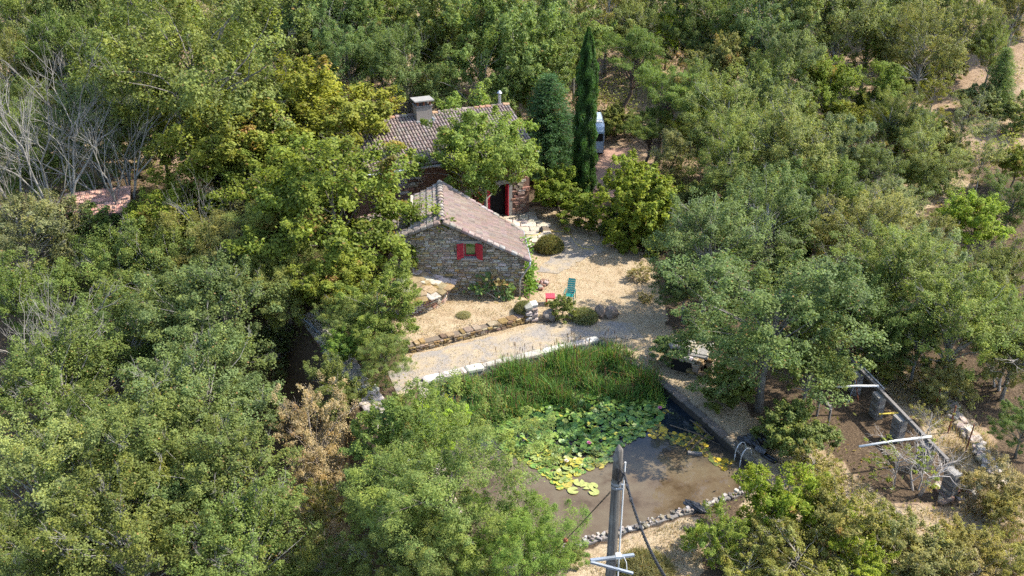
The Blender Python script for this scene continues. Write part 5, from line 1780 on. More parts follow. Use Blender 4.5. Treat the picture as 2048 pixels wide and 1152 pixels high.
# water lilies
LILY = P2([(985, 872), (1000, 835), (1100, 785), (1230, 780), (1330, 800), (1322, 838), (1290, 868), (1225, 905), (1215, 925), (1180, 940), (1150, 955), (1125, 985), (1100, 960), (1060, 930), (1020, 915)], WATER_Z)
lily = empty('water_lily_bed', tuple(at(1150, 870, WATER_Z)), 'crowded bed of round water lily pads on the pond', 'water lilies')


def pad_geo(seg=11):
    v = [(0, 0, 0)]; f = []
    for i in range(seg + 1):
        a = math.radians(18) + math.radians(324) * i / seg
        v.append((math.cos(a) * .5, math.sin(a) * .5, .03 + .02 * math.sin(i * 1.7)))
    for i in range(seg): f.append((0, i + 1, i + 2))
    return v, f


def pad_mat():
    m, nt, p = newmat('lily_pad')
    oi = N(nt, 'ShaderNodeObjectInfo'); nz = noise(nt, 3.0, 3)
    c = mixc(nt, 1.0, oi.outputs['Color'], ramp(nt, nz.outputs[0], [(.3, (.75,) * 3), (.7, (1.2,) * 3)]), 'MULTIPLY')
    nt.links.new(c, p.inputs['Base Color']); p.inputs['Roughness'].default_value = .4; p.inputs['Specular IOR Level'].default_value = .22
    return m


M_PAD = pad_mat()
M_PADS = objcolor_mat('lily_pads_mass', .4, .2, 3.0, attr='tint', spec=.22, bstr=.05)
pv, pf = pad_geo(); ME_PAD = bpy.data.meshes.new('lily_pad'); ME_PAD.from_pydata(pv, [], pf); ME_PAD.materials.append(M_PAD); ME_PAD.update()
X, Y = scatter_poly(LILY, 1700, g)
edge = -poly_sd(LILY, X, Y)
r = random.Random(12); pads = []
for x, y, e in zip(X, Y, edge):
    s = r.uniform(.15, .33); crowd = min(1, e / .9)
    z = WATER_Z + .02 + crowd * r.uniform(.01, .20)
    tl = crowd * .42
    n = Vector((r.gauss(0, tl), r.gauss(0, tl), 1)).normalized(); a = r.uniform(0, 6.28)
    ax = Vector((math.cos(a), math.sin(a), 0)); ax = (ax - n * ax.dot(n)).normalized(); ay = n.cross(ax)
    px, py = proj((x, y, z))
    if r.random() < (.6 if px < 1240 and py > 900 else .07): c = r.choice([(.22, .24, .055), (.30, .27, .04), (.19, .23, .07)])  # front pads yellower and lighter, their sunlit look put into the colour
    else: c = vary(r.choice([(.085, .16, .03), (.12, .20, .035), (.07, .14, .03), (.17, .235, .04)]), r)
    pads.append((frame((x, y, z), ax * s, ay * s, n * s), c, s))
for px, py, s, c in ((1146, 981, .42, 0), (1158, 965, .42, 0), (1172, 972, .42, 0), (1134, 969, .38, 1), (1188, 984, .40, 0), (1186, 972, .38, 0), (1208, 918, .36, 0), (1193, 922, .36, 0), (1180, 915, .34, 0), (1222, 920, .30, 0), (1200, 932, .34, 1)):
    q = at(px, py, WATER_Z + .03); a = r.uniform(0, 6.28)
    pads.insert(0, (frame(q, (math.cos(a) * s, math.sin(a) * s, 0), (-math.sin(a) * s, math.cos(a) * s, 0), (0, 0, s)), [(.27, .29, .09), (.30, .24, .05)][c], 9))
pads.sort(key=lambda p: -p[2])
near = pads[:300]
for M, c, s in near: inst('lily_pad', ME_PAD, lily, M, c)
mb = MB()
for M, c, s in pads[300:]:
    n = len(mb.v); mb.v += [tuple(M @ Vector(p)) for p in pv]; mb.f += [tuple(n + k for k in q) for q in pf]; mb.c += [c] * len(pv)
o = mb.build('crowded_pads', M_PADS, lily, colattr=True); o['kind'] = 'stuff'
M_PETAL = plain('pink_petal', (.65, .22, .36), .5, .15, 3.0, bmp=0); M_PETALW = plain('cream_petal', (.75, .62, .5), .5, .1, 3.0, bmp=0)


def petal_flower(px, py, mat):
    q = at(px, py, WATER_Z + .22); mb = MB()
    for ringn, rr, h in ((8, .10, .03), (7, .075, .07), (5, .04, .09)):
        for k in range(ringn):
            a = 6.283 * k / ringn + rr * 9; d = Vector((math.cos(a), math.sin(a), 0)); s = Vector((-d.y, d.x, 0)) * rr * .4
            mb.quad(q, q + d * rr * .6 + s + Vector((0, 0, h * .5)), q + d * rr + Vector((0, 0, h)), q + d * rr * .6 - s + Vector((0, 0, h * .5)))
    mb.build('lily_flower', mat, lily)
petal_flower(1178, 886, M_PETAL); petal_flower(1320, 816, M_PETAL); petal_flower(1133, 922, M_PETALW)
# yellow floating leaves, weeds and sticks in the dark corner
mb = MB(); g = np.random.default_rng(77)
WEED = P2([(1320, 815), (1400, 850), (1470, 920), (1450, 940), (1380, 900), (1290, 870)], WATER_Z)
X, Y = scatter_poly(WEED, 420, g)
for x, y in zip(X, Y):
    if np.sin(x * 2.1) * np.sin(y * 1.9 + 1) < -.25: continue
    s = g.uniform(.05, .14); a = g.uniform(0, 6.28); c = [(.16, .12, .03), (.40, .28, .03), (.10, .12, .03), (.06, .07, .025)][g.integers(4)]
    mb.poly([(x + math.cos(a + k * 1.047) * s * (.7 if k % 2 else 1), y + math.sin(a + k * 1.047) * s, WATER_Z + .006 + .03 * (len(mb.f) / 420)) for k in range(6)], c)
o = mb.build('floating_weed', M_PADS, colattr=True); tag(o, 'yellow and brown weed floating in the dark corner of the pond', 'pond weed', kind='stuff')
stk = [((1375, 905), (1425, 865)), ((1340, 850), (1440, 890)), ((1395, 870), (1365, 905)), ((1380, 840), (1430, 880))]
for k, (a, b) in enumerate(stk):
    mb = MB(); A, B = at(*a, WATER_Z + .04), at(*b, WATER_Z + .10); mb.tube([A, A.lerp(B, .5) + Vector((0, .05, .06)), B], [.03, .022, .01], 5)
    for s_ in (.4, .65): P = A.lerp(B, s_); mb.tube([P, P + Vector((.2 * (-1) ** k, .25, .12))], [.015, .005], 4)
    tag(mb.build('drowned_branch', M_BARK, color=(.13, .10, .07)), ['dead branch floating nearest the white hoops', 'longest dead branch floating across the pond weed', 'short dead branch lying over another in the pond weed', 'dead branch floating nearest the right pond bank'][k], 'branch', 'dead branches in the pond')
mb = MB(); q = at(1390, 907, WATER_Z + .05); mb.box(q, (.55, .16, .09), Matrix.Rotation(-.15, 3, 'Z'))
tag(mb.build('floating_board', M_CONCDK), 'short grey board floating in the pond', 'board')

# dry grass in the yard and on the slopes
g = np.random.default_rng(400)
XS, YS = [], []
for pl, n in zip(YARD, (15000, 8000, 14000, 10000, 4000, 4000)):
    x, y = scatter_poly(pl, n, g); XS.append(x); YS.append(y)
x, y = scatter_poly(GARDEN, 6000, g); XS.append(x); YS.append(y)
X = np.concatenate(XS); Y = np.concatenate(YS)
clump = np.sin(X * 2.3 + np.sin(Y * 1.9)) * np.sin(Y * 2.7 + X)
keep = (poly_sd(POND, X, Y) > .25) & (poly_sd([(p.x, p.y) for p in TERR], X, Y) > 0) & (clump + g.normal(0, .5, len(X)) > -.2)
keep &= ~((X > -6.2) & (X < .7) & (Y > 41.4) & (Y < 46.5))
X, Y = X[keep], Y[keep]; Z = ground(X, Y) - .01
ob = blades('dry_grass', X, Y, Z, g.uniform(.04, .14, len(X)) * (1 + 1.6 * (X > 12)), np.full(len(X), .018), g, (.34, .28, .19), .9, .0, .12)
tag(ob, 'short bleached dry grass over the yard and banks', 'grass', kind='stuff')
# green grass fringe at the willow side and by the ravine
# undergrowth on the forest floor
g = np.random.default_rng(500)
n = 7600
X = g.uniform(-42, 46, n); Y = g.uniform(20, 100, n)
ok = np.ones(n, bool)
for pl in YARD[:2] + [PIT, POND, GARDEN, [(p.x, p.y) for p in TERR]]: ok &= poly_sd(pl, X, Y) > .5
ok &= ~((X > -10) & (X < 3) & (Y > 40.5) & (Y < 62))
ok &= poly_sd(P2([(1190, 300), (1260, 300), (1230, 410), (1180, 410)]), X, Y) > .4
ok &= (np.sin(X * .55 + 1) * np.sin(Y * .5) + g.normal(0, .5, n) > -.1)
ok &= np.abs(X) < 10 + Y * .55
X, Y = X[ok], Y[ok]; Z = ground(X, Y)
C = np.stack([X, Y, Z + .25], 1); kk = np.repeat(np.arange(len(C)), 22)
sp_ = g.uniform(.25, .7, len(C))
P = C[kk] + g.normal(size=(len(kk), 3)) * sp_[kk][:, None] * np.array([1, 1, .55]); P[:, 2] = np.maximum(P[:, 2], ground(P[:, 0], P[:, 1]) + .02)
Nn = np.array([0, 0, .7]) + .6 * g.normal(size=P.shape); Nn /= np.linalg.norm(Nn, axis=1, keepdims=True)
ti = tints(kk, len(C), g, .35, .22, spread=.2)
me = leafmesh('undergrowth', P, Nn, .16 * g.uniform(.6, 1.4, len(P)), .07 * g.uniform(.6, 1.4, len(P)), ti, g)
ob = bpy.data.objects.new('undergrowth', me); ob.color = (.16, .19, .065, 1); place(ob)
tag(ob, 'low olive and brown undergrowth on the forest floor', 'undergrowth', kind='stuff')

# taller scrub between the trunks farther back
g = np.random.default_rng(510)
n = 900
X = g.uniform(-60, 62, n); Y = g.uniform(58, 112, n)
ok = (np.abs(X) < 6 + Y * .56) & ~((X > 3) & (X < 9) & (Y < 68)) & ~((X < 3) & (X > -12) & (Y < 64))
ok &= poly_sd(YARD[4], X, Y) > .5
ok &= poly_sd([on_ground(a, b) for a, b in ((1800, 130), (1990, 60), (2090, 60), (2090, 280), (1900, 260))], X, Y) > 0
X, Y = X[ok], Y[ok]; C = np.stack([X, Y, ground(X, Y) + .7], 1); kk = np.repeat(np.arange(len(C)), 120)
P = C[kk] + g.normal(size=(len(kk), 3)) * g.uniform(.4, .85, len(C))[kk][:, None] * np.array([1, 1, .6]); P[:, 2] = np.maximum(P[:, 2], ground(P[:, 0], P[:, 1]) + .03)
Nn = np.array([0, 0, .9]) + .6 * g.normal(size=P.shape); Nn /= np.linalg.norm(Nn, axis=1, keepdims=True)
me = leafmesh('forest_scrub', P, Nn, .19 * g.uniform(.6, 1.4, len(P)), .11 * g.uniform(.6, 1.4, len(P)), tints(kk, len(C), g, .3, .10, spread=.2), g)
ob = bpy.data.objects.new('forest_scrub', me); ob.color = (.165, .20, .065, 1); place(ob)
tag(ob, 'waist-high scrub between the trees behind the farmhouse', 'scrub', kind='stuff')

# ================================================================== yard furniture
q = at(1100, 606, 0.0); tz = .46
tb = empty('garden_table', q, 'small square red garden table in the yard', 'table')
tc = at(1100.5, 591.5, tz)
mb = MB(); mb.box(tc, (.46, .52, .03)); top = mb.build('table_top', M_REDTABLE, tb)
mb = MB(); mb.box(tc - Vector((0, 0, .04)), (.40, .46, .05)); mb.build('apron', M_REDTABLE, tb)
for sx in (-1, 1):
    for sy in (-1, 1):
        mb = MB(); mb.beam(tc + Vector((sx * .18, sy * .21, -.06)), tc + Vector((sx * .2, sy * .23, -tz)), .035, .035); mb.build('leg', M_REDTABLE, tb)

cq = at(1139, 602, 0.0)
ch = empty('garden_chair', cq, 'dark green reclining garden chair facing the pond', 'chair')
Rz = Matrix.Translation(cq) @ Matrix.Rotation(math.radians(-14), 4, 'Z') @ Matrix.Scale(.88, 4)
def cpt(x, y, z): return Rz @ Vector((x, y, z))
mb = MB()
for k in range(6):
    y0, y1 = -.26 + k * .088, -.26 + k * .088 + .075
    mb.hexa([cpt(-.22, y0, .385 - k * .01), cpt(.22, y0, .385 - k * .01), cpt(.22, y1, .385 - k * .01), cpt(-.22, y1, .385 - k * .01), cpt(-.22, y0, .41 - k * .01), cpt(.22, y0, .41 - k * .01), cpt(.22, y1, .41 - k * .01), cpt(-.22, y1, .41 - k * .01)])
mb.build('seat', M_GREENPL, ch)
mb = MB(); B0, B1 = Vector((0, .26, .36)), Vector((0, .66, 1.12)); d = (B1 - B0); nb = Vector((0, -d.z, d.y)).normalized() * .03
for k in range(7):
    a, b = B0 + d * (k / 7 + .006), B0 + d * ((k + 1) / 7 - .006)
    w_ = .22 if k < 6 else .18
    p = [a + Vector((-.22, 0, 0)), a + Vector((.22, 0, 0)), b + Vector((w_, 0, 0)), b + Vector((-w_, 0, 0))]
    mb.hexa([cpt(*v) for v in p] + [cpt(*(v + nb)) for v in p])
mb.build('backrest', M_GREENPL, ch)
for s in (-1, 1):
    mb = MB(); mb.tube([cpt(s * .27, -.30, .60), cpt(s * .28, 0, .63), cpt(s * .27, .36, .60)], .022, 6); mb.build('armrest', M_GREENPL, ch)
    for y0, y1, z0 in ((-.30, -.34, .60), (.30, .38, .60)):
        mb = MB(); mb.tube([cpt(s * .27, y0, z0), cpt(s * .27, y1, 0)], .02, 6); mb.build('leg', M_GREENPL, ch)

# boulders
def boulder(px, py, w, h, label, seed, color, d=None):
    q = at(px, py, 0); g = np.random.default_rng(seed); import bmesh
    bm = bmesh.new(); bmesh.ops.create_icosphere(bm, subdivisions=3, radius=1)
    for v in bm.verts:
        c = v.co; k = 1 + .16 * math.sin(c.x * 3 + seed) * math.sin(c.y * 2.6 + 1) + .10 * math.sin(c.z * 5 + c.x * 4 + seed) + g.normal() * .02
        v.co = Vector((c.x * k * w / 2, c.y * k * (d or w * .8) / 2, (c.z * k * .62 + .40) * h))
    me = bpy.data.meshes.new('boulder'); bm.to_mesh(me); bm.free(); me.materials.append(M_STONE)
    o = bpy.data.objects.new('boulder', me); o.color = (*color, 1); place(o, None, Matrix.Translation(q)); tag(o, label, 'boulder', 'boulders at the yard edge')
boulder(1200, 634, .55, .62, 'smaller brown boulder, left of the rounded one', 3, (.22, .16, .12))
boulder(1221, 634, .66, .62, 'rounded brown boulder at the right end of the yard edge', 5, (.21, .16, .125))
boulder(1098, 641, .75, .55, 'dark boulder beside the low wall pillar under the green bush', 8, (.14, .12, .10))
boulder(1146, 640, .55, .42, 'half-hidden boulder between the two yard bushes', 9, (.17, .14, .12))
boulder(998, 618, 1.1, .42, 'mossy flat rock at the foot of the gable wall', 11, (.26, .19, .08), .8)
# rubble by the vine
rb = at(1082, 572, 0); o = empty('rubble_heap', rb, 'little heap of reddish stones beside the vine', 'stones'); r = random.Random(4)
for k in range(14):
    inst('stone', r.choice(ME_STONE), o, Matrix.Translation(rb + Vector((r.uniform(-.35, .35), r.uniform(-.5, .5), .07 + r.uniform(0, .1)))) @ Matrix.Rotation(r.uniform(0, 6), 4, 'Z') @ Matrix.Rotation(r.uniform(-.6, .6), 4, 'X') @ Matrix.Diagonal((r.uniform(.16, .34), r.uniform(.12, .26), r.uniform(.08, .16), 1)), vary(r.choice(STONE_RED + STONE_PALE), r))

# hose
mb = MB(); pts = [at(1046, 473, .16), at(1075, 470, .16), at(1085, 462, .16), at(1105, 462, .1), at(1130, 464, .03), at(1142, 470, .03), at(1150, 485, .03), at(1165, 497, .03), at(1185, 499, .03), at(1188, 494, .03), at(1168, 491, .03)]
mb.tube(pts, .022, 5); tag(mb.build('garden_hose', M_YELLOW, smooth_=True), 'yellow garden hose trailing from the terrace past the round bush', 'hose')
mb = MB(); b0 = at(1082, 465, .12); mb.tube([b0, b0 + Vector((0, 0, .28))], [.13, .11], 10); mb.tube([b0 + Vector((0, 0, .28)), b0 + Vector((.05, 0, .36))], [.05, .04], 8)
tag(mb.build('watering_can', M_BLACKPL), 'small dark can standing on the terrace edge by the hose', 'can')

# wire mesh panel
q = at(1181, 458, 0); pn = empty('wire_panel', q, 'grey wire mesh panel standing before the low shrub', 'panel')
mb = MB()
for x in (-.32, .32): mb.tube([q + Vector((x, 0, 0)), q + Vector((x, 0, .95))], .02, 6)
for z in (.06, .93): mb.tube([q + Vector((-.32, 0, z)), q + Vector((.32, 0, z))], .018, 6)
mb.build('frame', M_GALV, pn)
mb = MB()
for k in range(1, 9): mb.tube([q + Vector((-.32 + .64 * k / 9, .004, .06)), q + Vector((-.32 + .64 * k / 9, .004, .93))], .007, 4)
for k in range(1, 12): mb.tube([q + Vector((-.32, -.004, .06 + .87 * k / 12)), q + Vector((.32, -.004, .06 + .87 * k / 12))], .007, 4)
mb.build('mesh', M_GALV, pn)

# caravan
q = on_ground(1196, 318); cz = q.z
cv = empty('caravan', q, 'pale blue-white caravan parked behind the cypress', 'caravan')
x1 = q.x + .35; x0 = x1 - 1.7; y0 = q.y; y1 = y0 + 3.6
mb = MB()
prof = [(y0 + .06, .42), (y0, .7), (y0, 1.9), (y0 + .12, 2.2), (y0 + .5, 2.34), (y1 - .5, 2.34), (y1 - .1, 2.1), (y1, 1.2), (y1 - .1, .42)]
L_ = [(x0, y, cz + z) for y, z in prof]; R_ = [(x1, y, cz + z) for y, z in prof]
mb.poly(L_[::-1]); mb.poly(R_)
for i in range(len(prof)): j = (i + 1) % len(prof); mb.quad(L_[i], L_[j], R_[j], R_[i])
mb.build('body', M_CARAVAN, cv)
mb = MB(); mb.box(((x0 + x1) / 2 + .1, y0 - .015, cz + 1.52), (1.35, .03, .52)); mb.build('window', M_DARK, cv)
for x in (x0, x1):
    mb = MB(); mb.tube([(x, y - .012 if k < 3 else y, cz + z) for k, (y, z) in enumerate(prof[:6])], .025, 5); mb.build('edge_trim', M_GALV, cv)
mb = MB(); mb.box(((x0 + x1) / 2, y0 + .2, cz + .38), (1.6, .3, .12)); mb.build('bumper', M_DARK, cv)
for x in (x0 + .06, x1 - .06):
    mb = MB(); mb.tube([(x - .08, (y0 + y1) / 2, cz + .3), (x + .08, (y0 + y1) / 2, cz + .3)], .3, 14); mb.build('wheel', M_BLACKPL, cv)
for x in (x0 + .3, x1 - .3):
    mb = MB(); mb.tube([(x, y0 + .25, cz - .1), (x, y0 + .25, cz + .36)], .03, 6); mb.build('corner_steady', M_GALV, cv)
mb = MB(); mb.box(((x0 + x1) / 2 + .45, y0 + .8, cz + 2.37), (.6, .5, .07)); mb.build('roof_hatch', M_WHITEPL, cv)

# tiled shed at the left
sh = empty('tiled_shed', at(195, 440, 1.0), 'shed roof of pinkish tiles showing through the left-hand trees', 'shed')
A_, B_ = at(130, 388, 3.2), at(262, 372, 3.2); D_, C_ = at(118, 436, 2.4), at(258, 424, 2.4)
mb = MB(); slab(A_, B_, C_, D_, .1); sr = mb.build('roof', M_MORTAR, sh)
roof_tiles(sr, A_, B_, D_, C_, 16, 6, [ME_MECH], [(.42, .25, .20), (.38, .22, .17), (.45, .28, .22)], .05, 100, seed=19)
mb = MB(); gzz = gz(D_.x, D_.y)
for p, q_ in ((D_, C_), (A_, B_)):
    mb.hexa([(p.x + .2, p.y + .15, gzz - .5), (q_.x - .2, q_.y + .15, gzz - .5), (q_.x - .2, q_.y + .4, gzz - .5), (p.x + .2, p.y + .4, gzz - .5), (p.x + .2, p.y + .15, p.z - .14), (q_.x - .2, q_.y + .15, q_.z - .14), (q_.x - .2, q_.y + .4, q_.z - .14), (p.x + .2, p.y + .4, p.z - .14)])
mb.build('wall', M_WALLPINK, sh)

# old stone shelter with slab on the right bank
q = on_ground(1378, 738); ss = empty('stone_shelter', q, 'crumbling stone box with pale slabs on the bank under the oak', 'shelter')
Ms = Matrix.Translation(q) @ Matrix.Rotation(math.radians(-28), 4, 'Z')
st = []; r = random.Random(13)
for face in range(3):
    O_, ux, nn, Wd = [((-.8, -.5, 0), (1, 0, 0), (0, -1, 0), 1.7), ((.9, -.5, 0), (0, 1, 0), (1, 0, 0), 1.2), ((-.8, .7, 0), (0, -1, 0), (-1, 0, 0), 1.2)][face]
    R3 = Ms.to_3x3()
    st += course_wall(Ms @ Vector(O_), R3 @ Vector(ux), (0, 0, 1), R3 @ Vector(nn), Wd, .95, (lambda u, v: 0 < u < 1.7 and v < .95 and not (u < .75 and v < .6)) if face == 0 else (lambda u, v: 0 < u < 1.2 and v < .95), lambda u, v, r_: STONE_GREY + STONE_MOSS, row=(.1, .2), ln=(.2, .45), depth=.26, seed=50 + face)
lay_stones(st, ss, 120, seed=6)
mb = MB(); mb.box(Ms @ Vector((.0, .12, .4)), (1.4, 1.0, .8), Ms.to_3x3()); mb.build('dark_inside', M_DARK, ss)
for k, (x, y, l, w_, rz, tilt) in enumerate(((.25, .0, 1.15, .8, .1, .12), (-.45, .1, .55, .7, -.2, -.1), (-.2, .45, .5, .3, .5, .05), (.6, .5, .5, .4, .2, .0), (-.72, -.25, .3, .3, .8, .1))):
    inst('slab', ME_FLAG[k], ss, Ms @ Matrix.Translation((x, y, 1.0 + .03 * k)) @ Matrix.Rotation(rz, 4, 'Z') @ Matrix.Rotation(tilt, 4, 'X') @ Matrix.Diagonal((l, w_, .12, 1)), vary((.24, .225, .20), r, .15))

# pool ladder hoops
ld = at(1492, 918, 0); lad = empty('pond_ladder', ld, 'pair of white hoop handles of a ladder on the pond wall', 'ladder')
for k, (px, py) in enumerate(((1481, 903), (1492, 915))):
    c = at(px, py, .02); d = Vector((.72, .45, 0)).normalized(); mb = MB()
    mb.tube([c + d * (math.cos(a) * .27) + Vector((0, 0, math.sin(a) * .42 - (.55 if a > math.pi else 0) * 0)) for a in [math.pi * i / 12 for i in range(13)]] , .022, 6)
    mb.tube([c - d * .27, c - d * .27 + Vector((0, 0, -.45))], .022, 6)
    mb.build('handle', M_WHITEPL, lad, smooth_=True)
mb = MB(); c = at(1478, 906, WATER_Z + .12); mb.box(c, (.13, .42, .05), Matrix.Rotation(.55, 3, 'Z')); mb.build('step', M_WHITEPL, lad)

# black plastic bundle and drain pipes on the bank
q = at(1512, 890, 0)
def crumple(name, px, py, w, d_, h, label, seed):
    import bmesh
    q = at(px, py, 0); g = np.random.default_rng(seed); bm = bmesh.new(); bmesh.ops.create_icosphere(bm, subdivisions=4, radius=1)
    for v in bm.verts:
        c = v.co.copy(); k = 1 + .22 * math.sin(c.x * 5 + seed) * math.cos(c.y * 4) + .16 * abs(math.sin(c.y * 7 + c.x * 3)) + .08 * math.sin(c.z * 11 + c.x * 9)
        v.co = Vector((c.x * k * w / 2, c.y * k * d_ / 2, max(-.02, (c.z * k * .6 + .35) * h)))
    me = bpy.data.meshes.new(name); bm.to_mesh(me); bm.free(); me.materials.append(M_BLACKPL)
    o = bpy.data.objects.new(name, me); place(o, None, Matrix.Translation(q) @ Matrix.Rotation(-.6, 4, 'Z')); tag(o, label, 'sheet')
crumple('plastic_sheet', 1511, 890, .85, .55, .5, 'crumpled black plastic sheet on the right pond bank', 3)
crumple('plastic_sheet', 1490, 884, .5, .35, .22, 'small dark red-black plastic scrap beside the crumpled sheet', 6)
mb = MB(); a, b = at(1512, 895, .18), at(1532, 905, .12)
for i in range(12):
    p = a.lerp(b, i / 12); p2 = a.lerp(b, (i + .6) / 12); mb.tube([p, p2], .13 - .0 * i, 10)
tag(mb.build('corrugated_pipe', plain('grey_plastic', (.20, .20, .21), .5, .3, 5.0)), 'short corrugated grey pipe beside the black plastic', 'pipe')
for k, (a, b) in enumerate((((1527, 905), (1556, 923)), ((1523, 909), (1549, 925)))):
    mb = MB(); mb.tube([at(*a, .08), at(*b, .06)], .055, 8); tag(mb.build('drain_pipe', M_BLACKPL, smooth_=True), ['upper black drain pipe lying on the pond bank', 'lower black drain pipe lying on the pond bank'][k], 'pipe', 'black pipes on the pond bank')
crumple('plastic_sheet', 1392, 1016, .9, .3, .2, 'dark bluish plastic folded over the near pond wall', 9)

# concrete pillars with beam at the right
PZ = 1.12
tops = [(1712, 738), (1757, 785), (1802, 838), (1852, 884), (1903, 942)]
BA, BB = at(1698, 716, PZ + .06), at(1905, 930, PZ + .06)
for k, (px, py) in enumerate(((1714, 745), (1758, 792), (1800, 838), (1855, 893), (1906, 945))):
    c = at(px, py, PZ - .1); gz_ = gz(c.x, c.y)
    po = empty('block_pillar', (c.x, c.y, gz_), ['hollow-block pillar nearest the oak, first under the beam', 'hollow-block pillar second from the oak, fully in view', 'middle hollow-block pillar half hidden by twigs', 'fourth hollow-block pillar near the lower white pipe', 'free-standing hollow-block pillar at the low end of the row'][k], 'pillar', 'concrete block pillars')
    Mr = Matrix.Rotation(math.radians(8 + 3 * k), 3, 'Z')
    nb = 6; hh = (PZ - .02 - gz_) / nb
    for i in range(nb):
        mb = MB(); z = gz_ + hh * (i + .5)
        mb.box((c.x, c.y, z), (.20, .50, hh - .014), Mr)
        for s in (-1, 1): mb.box(Vector((c.x, c.y, z)) + Mr @ Vector((.13 * s, 0, 0)), (.05, .46, hh - .03), Mr)
        for yy in (-.2, -.02, .17): mb.box(Vector((c.x, c.y, z)) + Mr @ Vector((0.17, yy, 0)), (.04, .06, hh - .02), Mr)
        mb.build('block', M_CONC if i % 2 else M_CONCDK, po)
mb = MB(); mb.beam(BA, at(1895, 921, PZ + .06), .12, .14)
tag(mb.build('concrete_beam', M_CONCDK), 'long weathered beam resting across the block pillars', 'beam')
mb = MB(); mb.beam(BA + Vector((.16, 0, .05)), at(1760, 778, PZ + .1) + Vector((.16, 0, 0)), .06, .06)
tag(mb.build('steel_rail', M_GALV), 'thin grey rail lying beside the upper end of the beam', 'rail')
for k, (a, b) in enumerate((((1672, 774), (1757, 772)), ((1718, 893), (1862, 873)))):
    mb = MB(); A, B = at(*a, PZ + .18), at(*b, PZ + .18); mb.tube([A, A.lerp(B, .5) + Vector((0, 0, .03)), B], .048, 8)
    tag(mb.build('white_pipe', M_WHITEPL, smooth_=True), ['upper white pipe lying across the concrete beam', 'lower white pipe lying across the concrete beam'][k], 'pipe', 'white pipes on the beam')
A, B = at(1640, 795, .9), at(1662, 816, .9)
mb = MB(); mb.beam(A, B, .14, .14); mb.tube([A - Vector((0, 0, .05)), (A.x, A.y, -.1)], .05, 6); mb.tube([B - Vector((0, 0, .05)), (B.x, B.y, -.1)], .05, 6)
tag(mb.build('short_beam', M_CONCDK), 'short grey beam end poking out under the oak', 'beam')
q = at(1704, 800, 0); tr = empty('trestle', q, 'rusty three-legged trestle under the upper white pipe', 'trestle')
for k, (dx, dy) in enumerate(((-.25, -.25), (.22, -.1), (.05, .3))):
    mb = MB(); mb.tube([q + Vector((dx, dy, 0)), q + Vector((0, 0, .95))], .025, 5); mb.build('leg', M_RUST if k else M_GALV, tr)
mb = MB(); mb.tube([at(1758, 828, .55), at(1796, 826, .55)], .035, 6); mb.tube([at(1760, 828, .5), at(1760, 836, 0)], .02, 5); mb.tube([at(1794, 826, .5), at(1794, 835, 0)], .02, 5)
tag(mb.build('yellow_bar', M_YELLOW), 'yellow bar between the second and third block pillars', 'bar')
# fence stakes on the dry slope
for k, (px, py) in enumerate(((1868, 820), (1895, 866), (1930, 905), (1862, 790))):
    b = on_ground(px, py); mb = MB(); mb.tube([b - Vector((0, 0, .2)), b + Vector((.08, .02, 1.25))], .028, 6)
    tag(mb.build('fence_stake', M_RUST), ['fence stake nearest the middle of the beam', 'fence stake below the lower white pipe level', 'lowest fence stake on the dry slope', 'uppermost fence stake on the dry slope'][k], 'stake', 'fence stakes on the dry slope')
# stones of a tumbled wall on the slope
tw = empty('tumbled_wall', on_ground(1920, 860), 'tumbled pale stone wall along the dry slope at right', 'wall'); r = random.Random(33)
for k in range(110):
    s = k / 110; px, py = 1880 + 130 * s + r.uniform(-9, 9), 790 + 190 * s + r.uniform(-7, 7); q = on_ground(px, py)
    inst('stone', r.choice(ME_STONE), tw, Matrix.Translation(q + Vector((0, 0, .05 + r.uniform(0, .12)))) @ Matrix.Rotation(r.uniform(0, 6), 4, 'Z') @ Matrix.Rotation(r.uniform(-.4, .4), 4, 'X') @ Matrix.Diagonal((r.uniform(.2, .45), r.uniform(.18, .35), r.uniform(.1, .2), 1)), vary(r.choice(STONE_GREY + STONE_PALE[:2]), r))
rb2 = empty('tumbled_stones', on_ground(1890, 985), 'scatter of dark stones round the lowest block pillar', 'stones')
for k in range(26):
    q = on_ground(1870 + r.uniform(0, 80), 950 + r.uniform(0, 55))
    inst('stone', r.choice(ME_STONE), rb2, Matrix.Translation(q + Vector((0, 0, .04))) @ Matrix.Rotation(r.uniform(0, 6), 4, 'Z') @ Matrix.Rotation(r.uniform(-.4, .4), 4, 'X') @ Matrix.Diagonal((r.uniform(.15, .4), r.uniform(.15, .3), r.uniform(.08, .18), 1)), vary(r.choice(STONE_GREY + STONE_RED), r))

# ================================================================== utility pole
def along(px, py, depth):
    d = ray(px, py) * depth; return Vector((d[0], d[1], d[2] + CAM_H))
PT = along(1238, 890, 19.6)                        # pole tip
pb = Vector((PT.x - .05, PT.y - .1, gz(PT.x, PT.y)))
pole = empty('utility_pole', pb, 'weathered wooden utility pole standing before the pond', 'pole')
ax = (PT - pb)
mb = MB(); path = [pb - Vector((0, 0, .6))] + [pb + ax * t for t in (.25, .5, .75, .93)]
mb.tube(path, [.14, .132, .122, .112, .106], 16, cap=False)
mb.tube([pb + ax * .93, pb + ax * .965, PT + Vector((.01, .0, -.12)), PT], [.106, .102, .085, .02], 16)
mb.build('post', M_POLE, pole, smooth_=True)
def pp(t, dx=0, dy=0): return pb + ax * t + Vector((dx, dy, 0))
zt = ax.z
def h(m): return 1 - m / zt
mb = MB(); mb.tube([pp(h(.45), .16, .02), pp(h(.8), .15, .0), pp(h(4.2), .17, -.02), pp(h(7), .2, -.02)], .02, 6); mb.build('conduit', M_WHITEPL, pole)
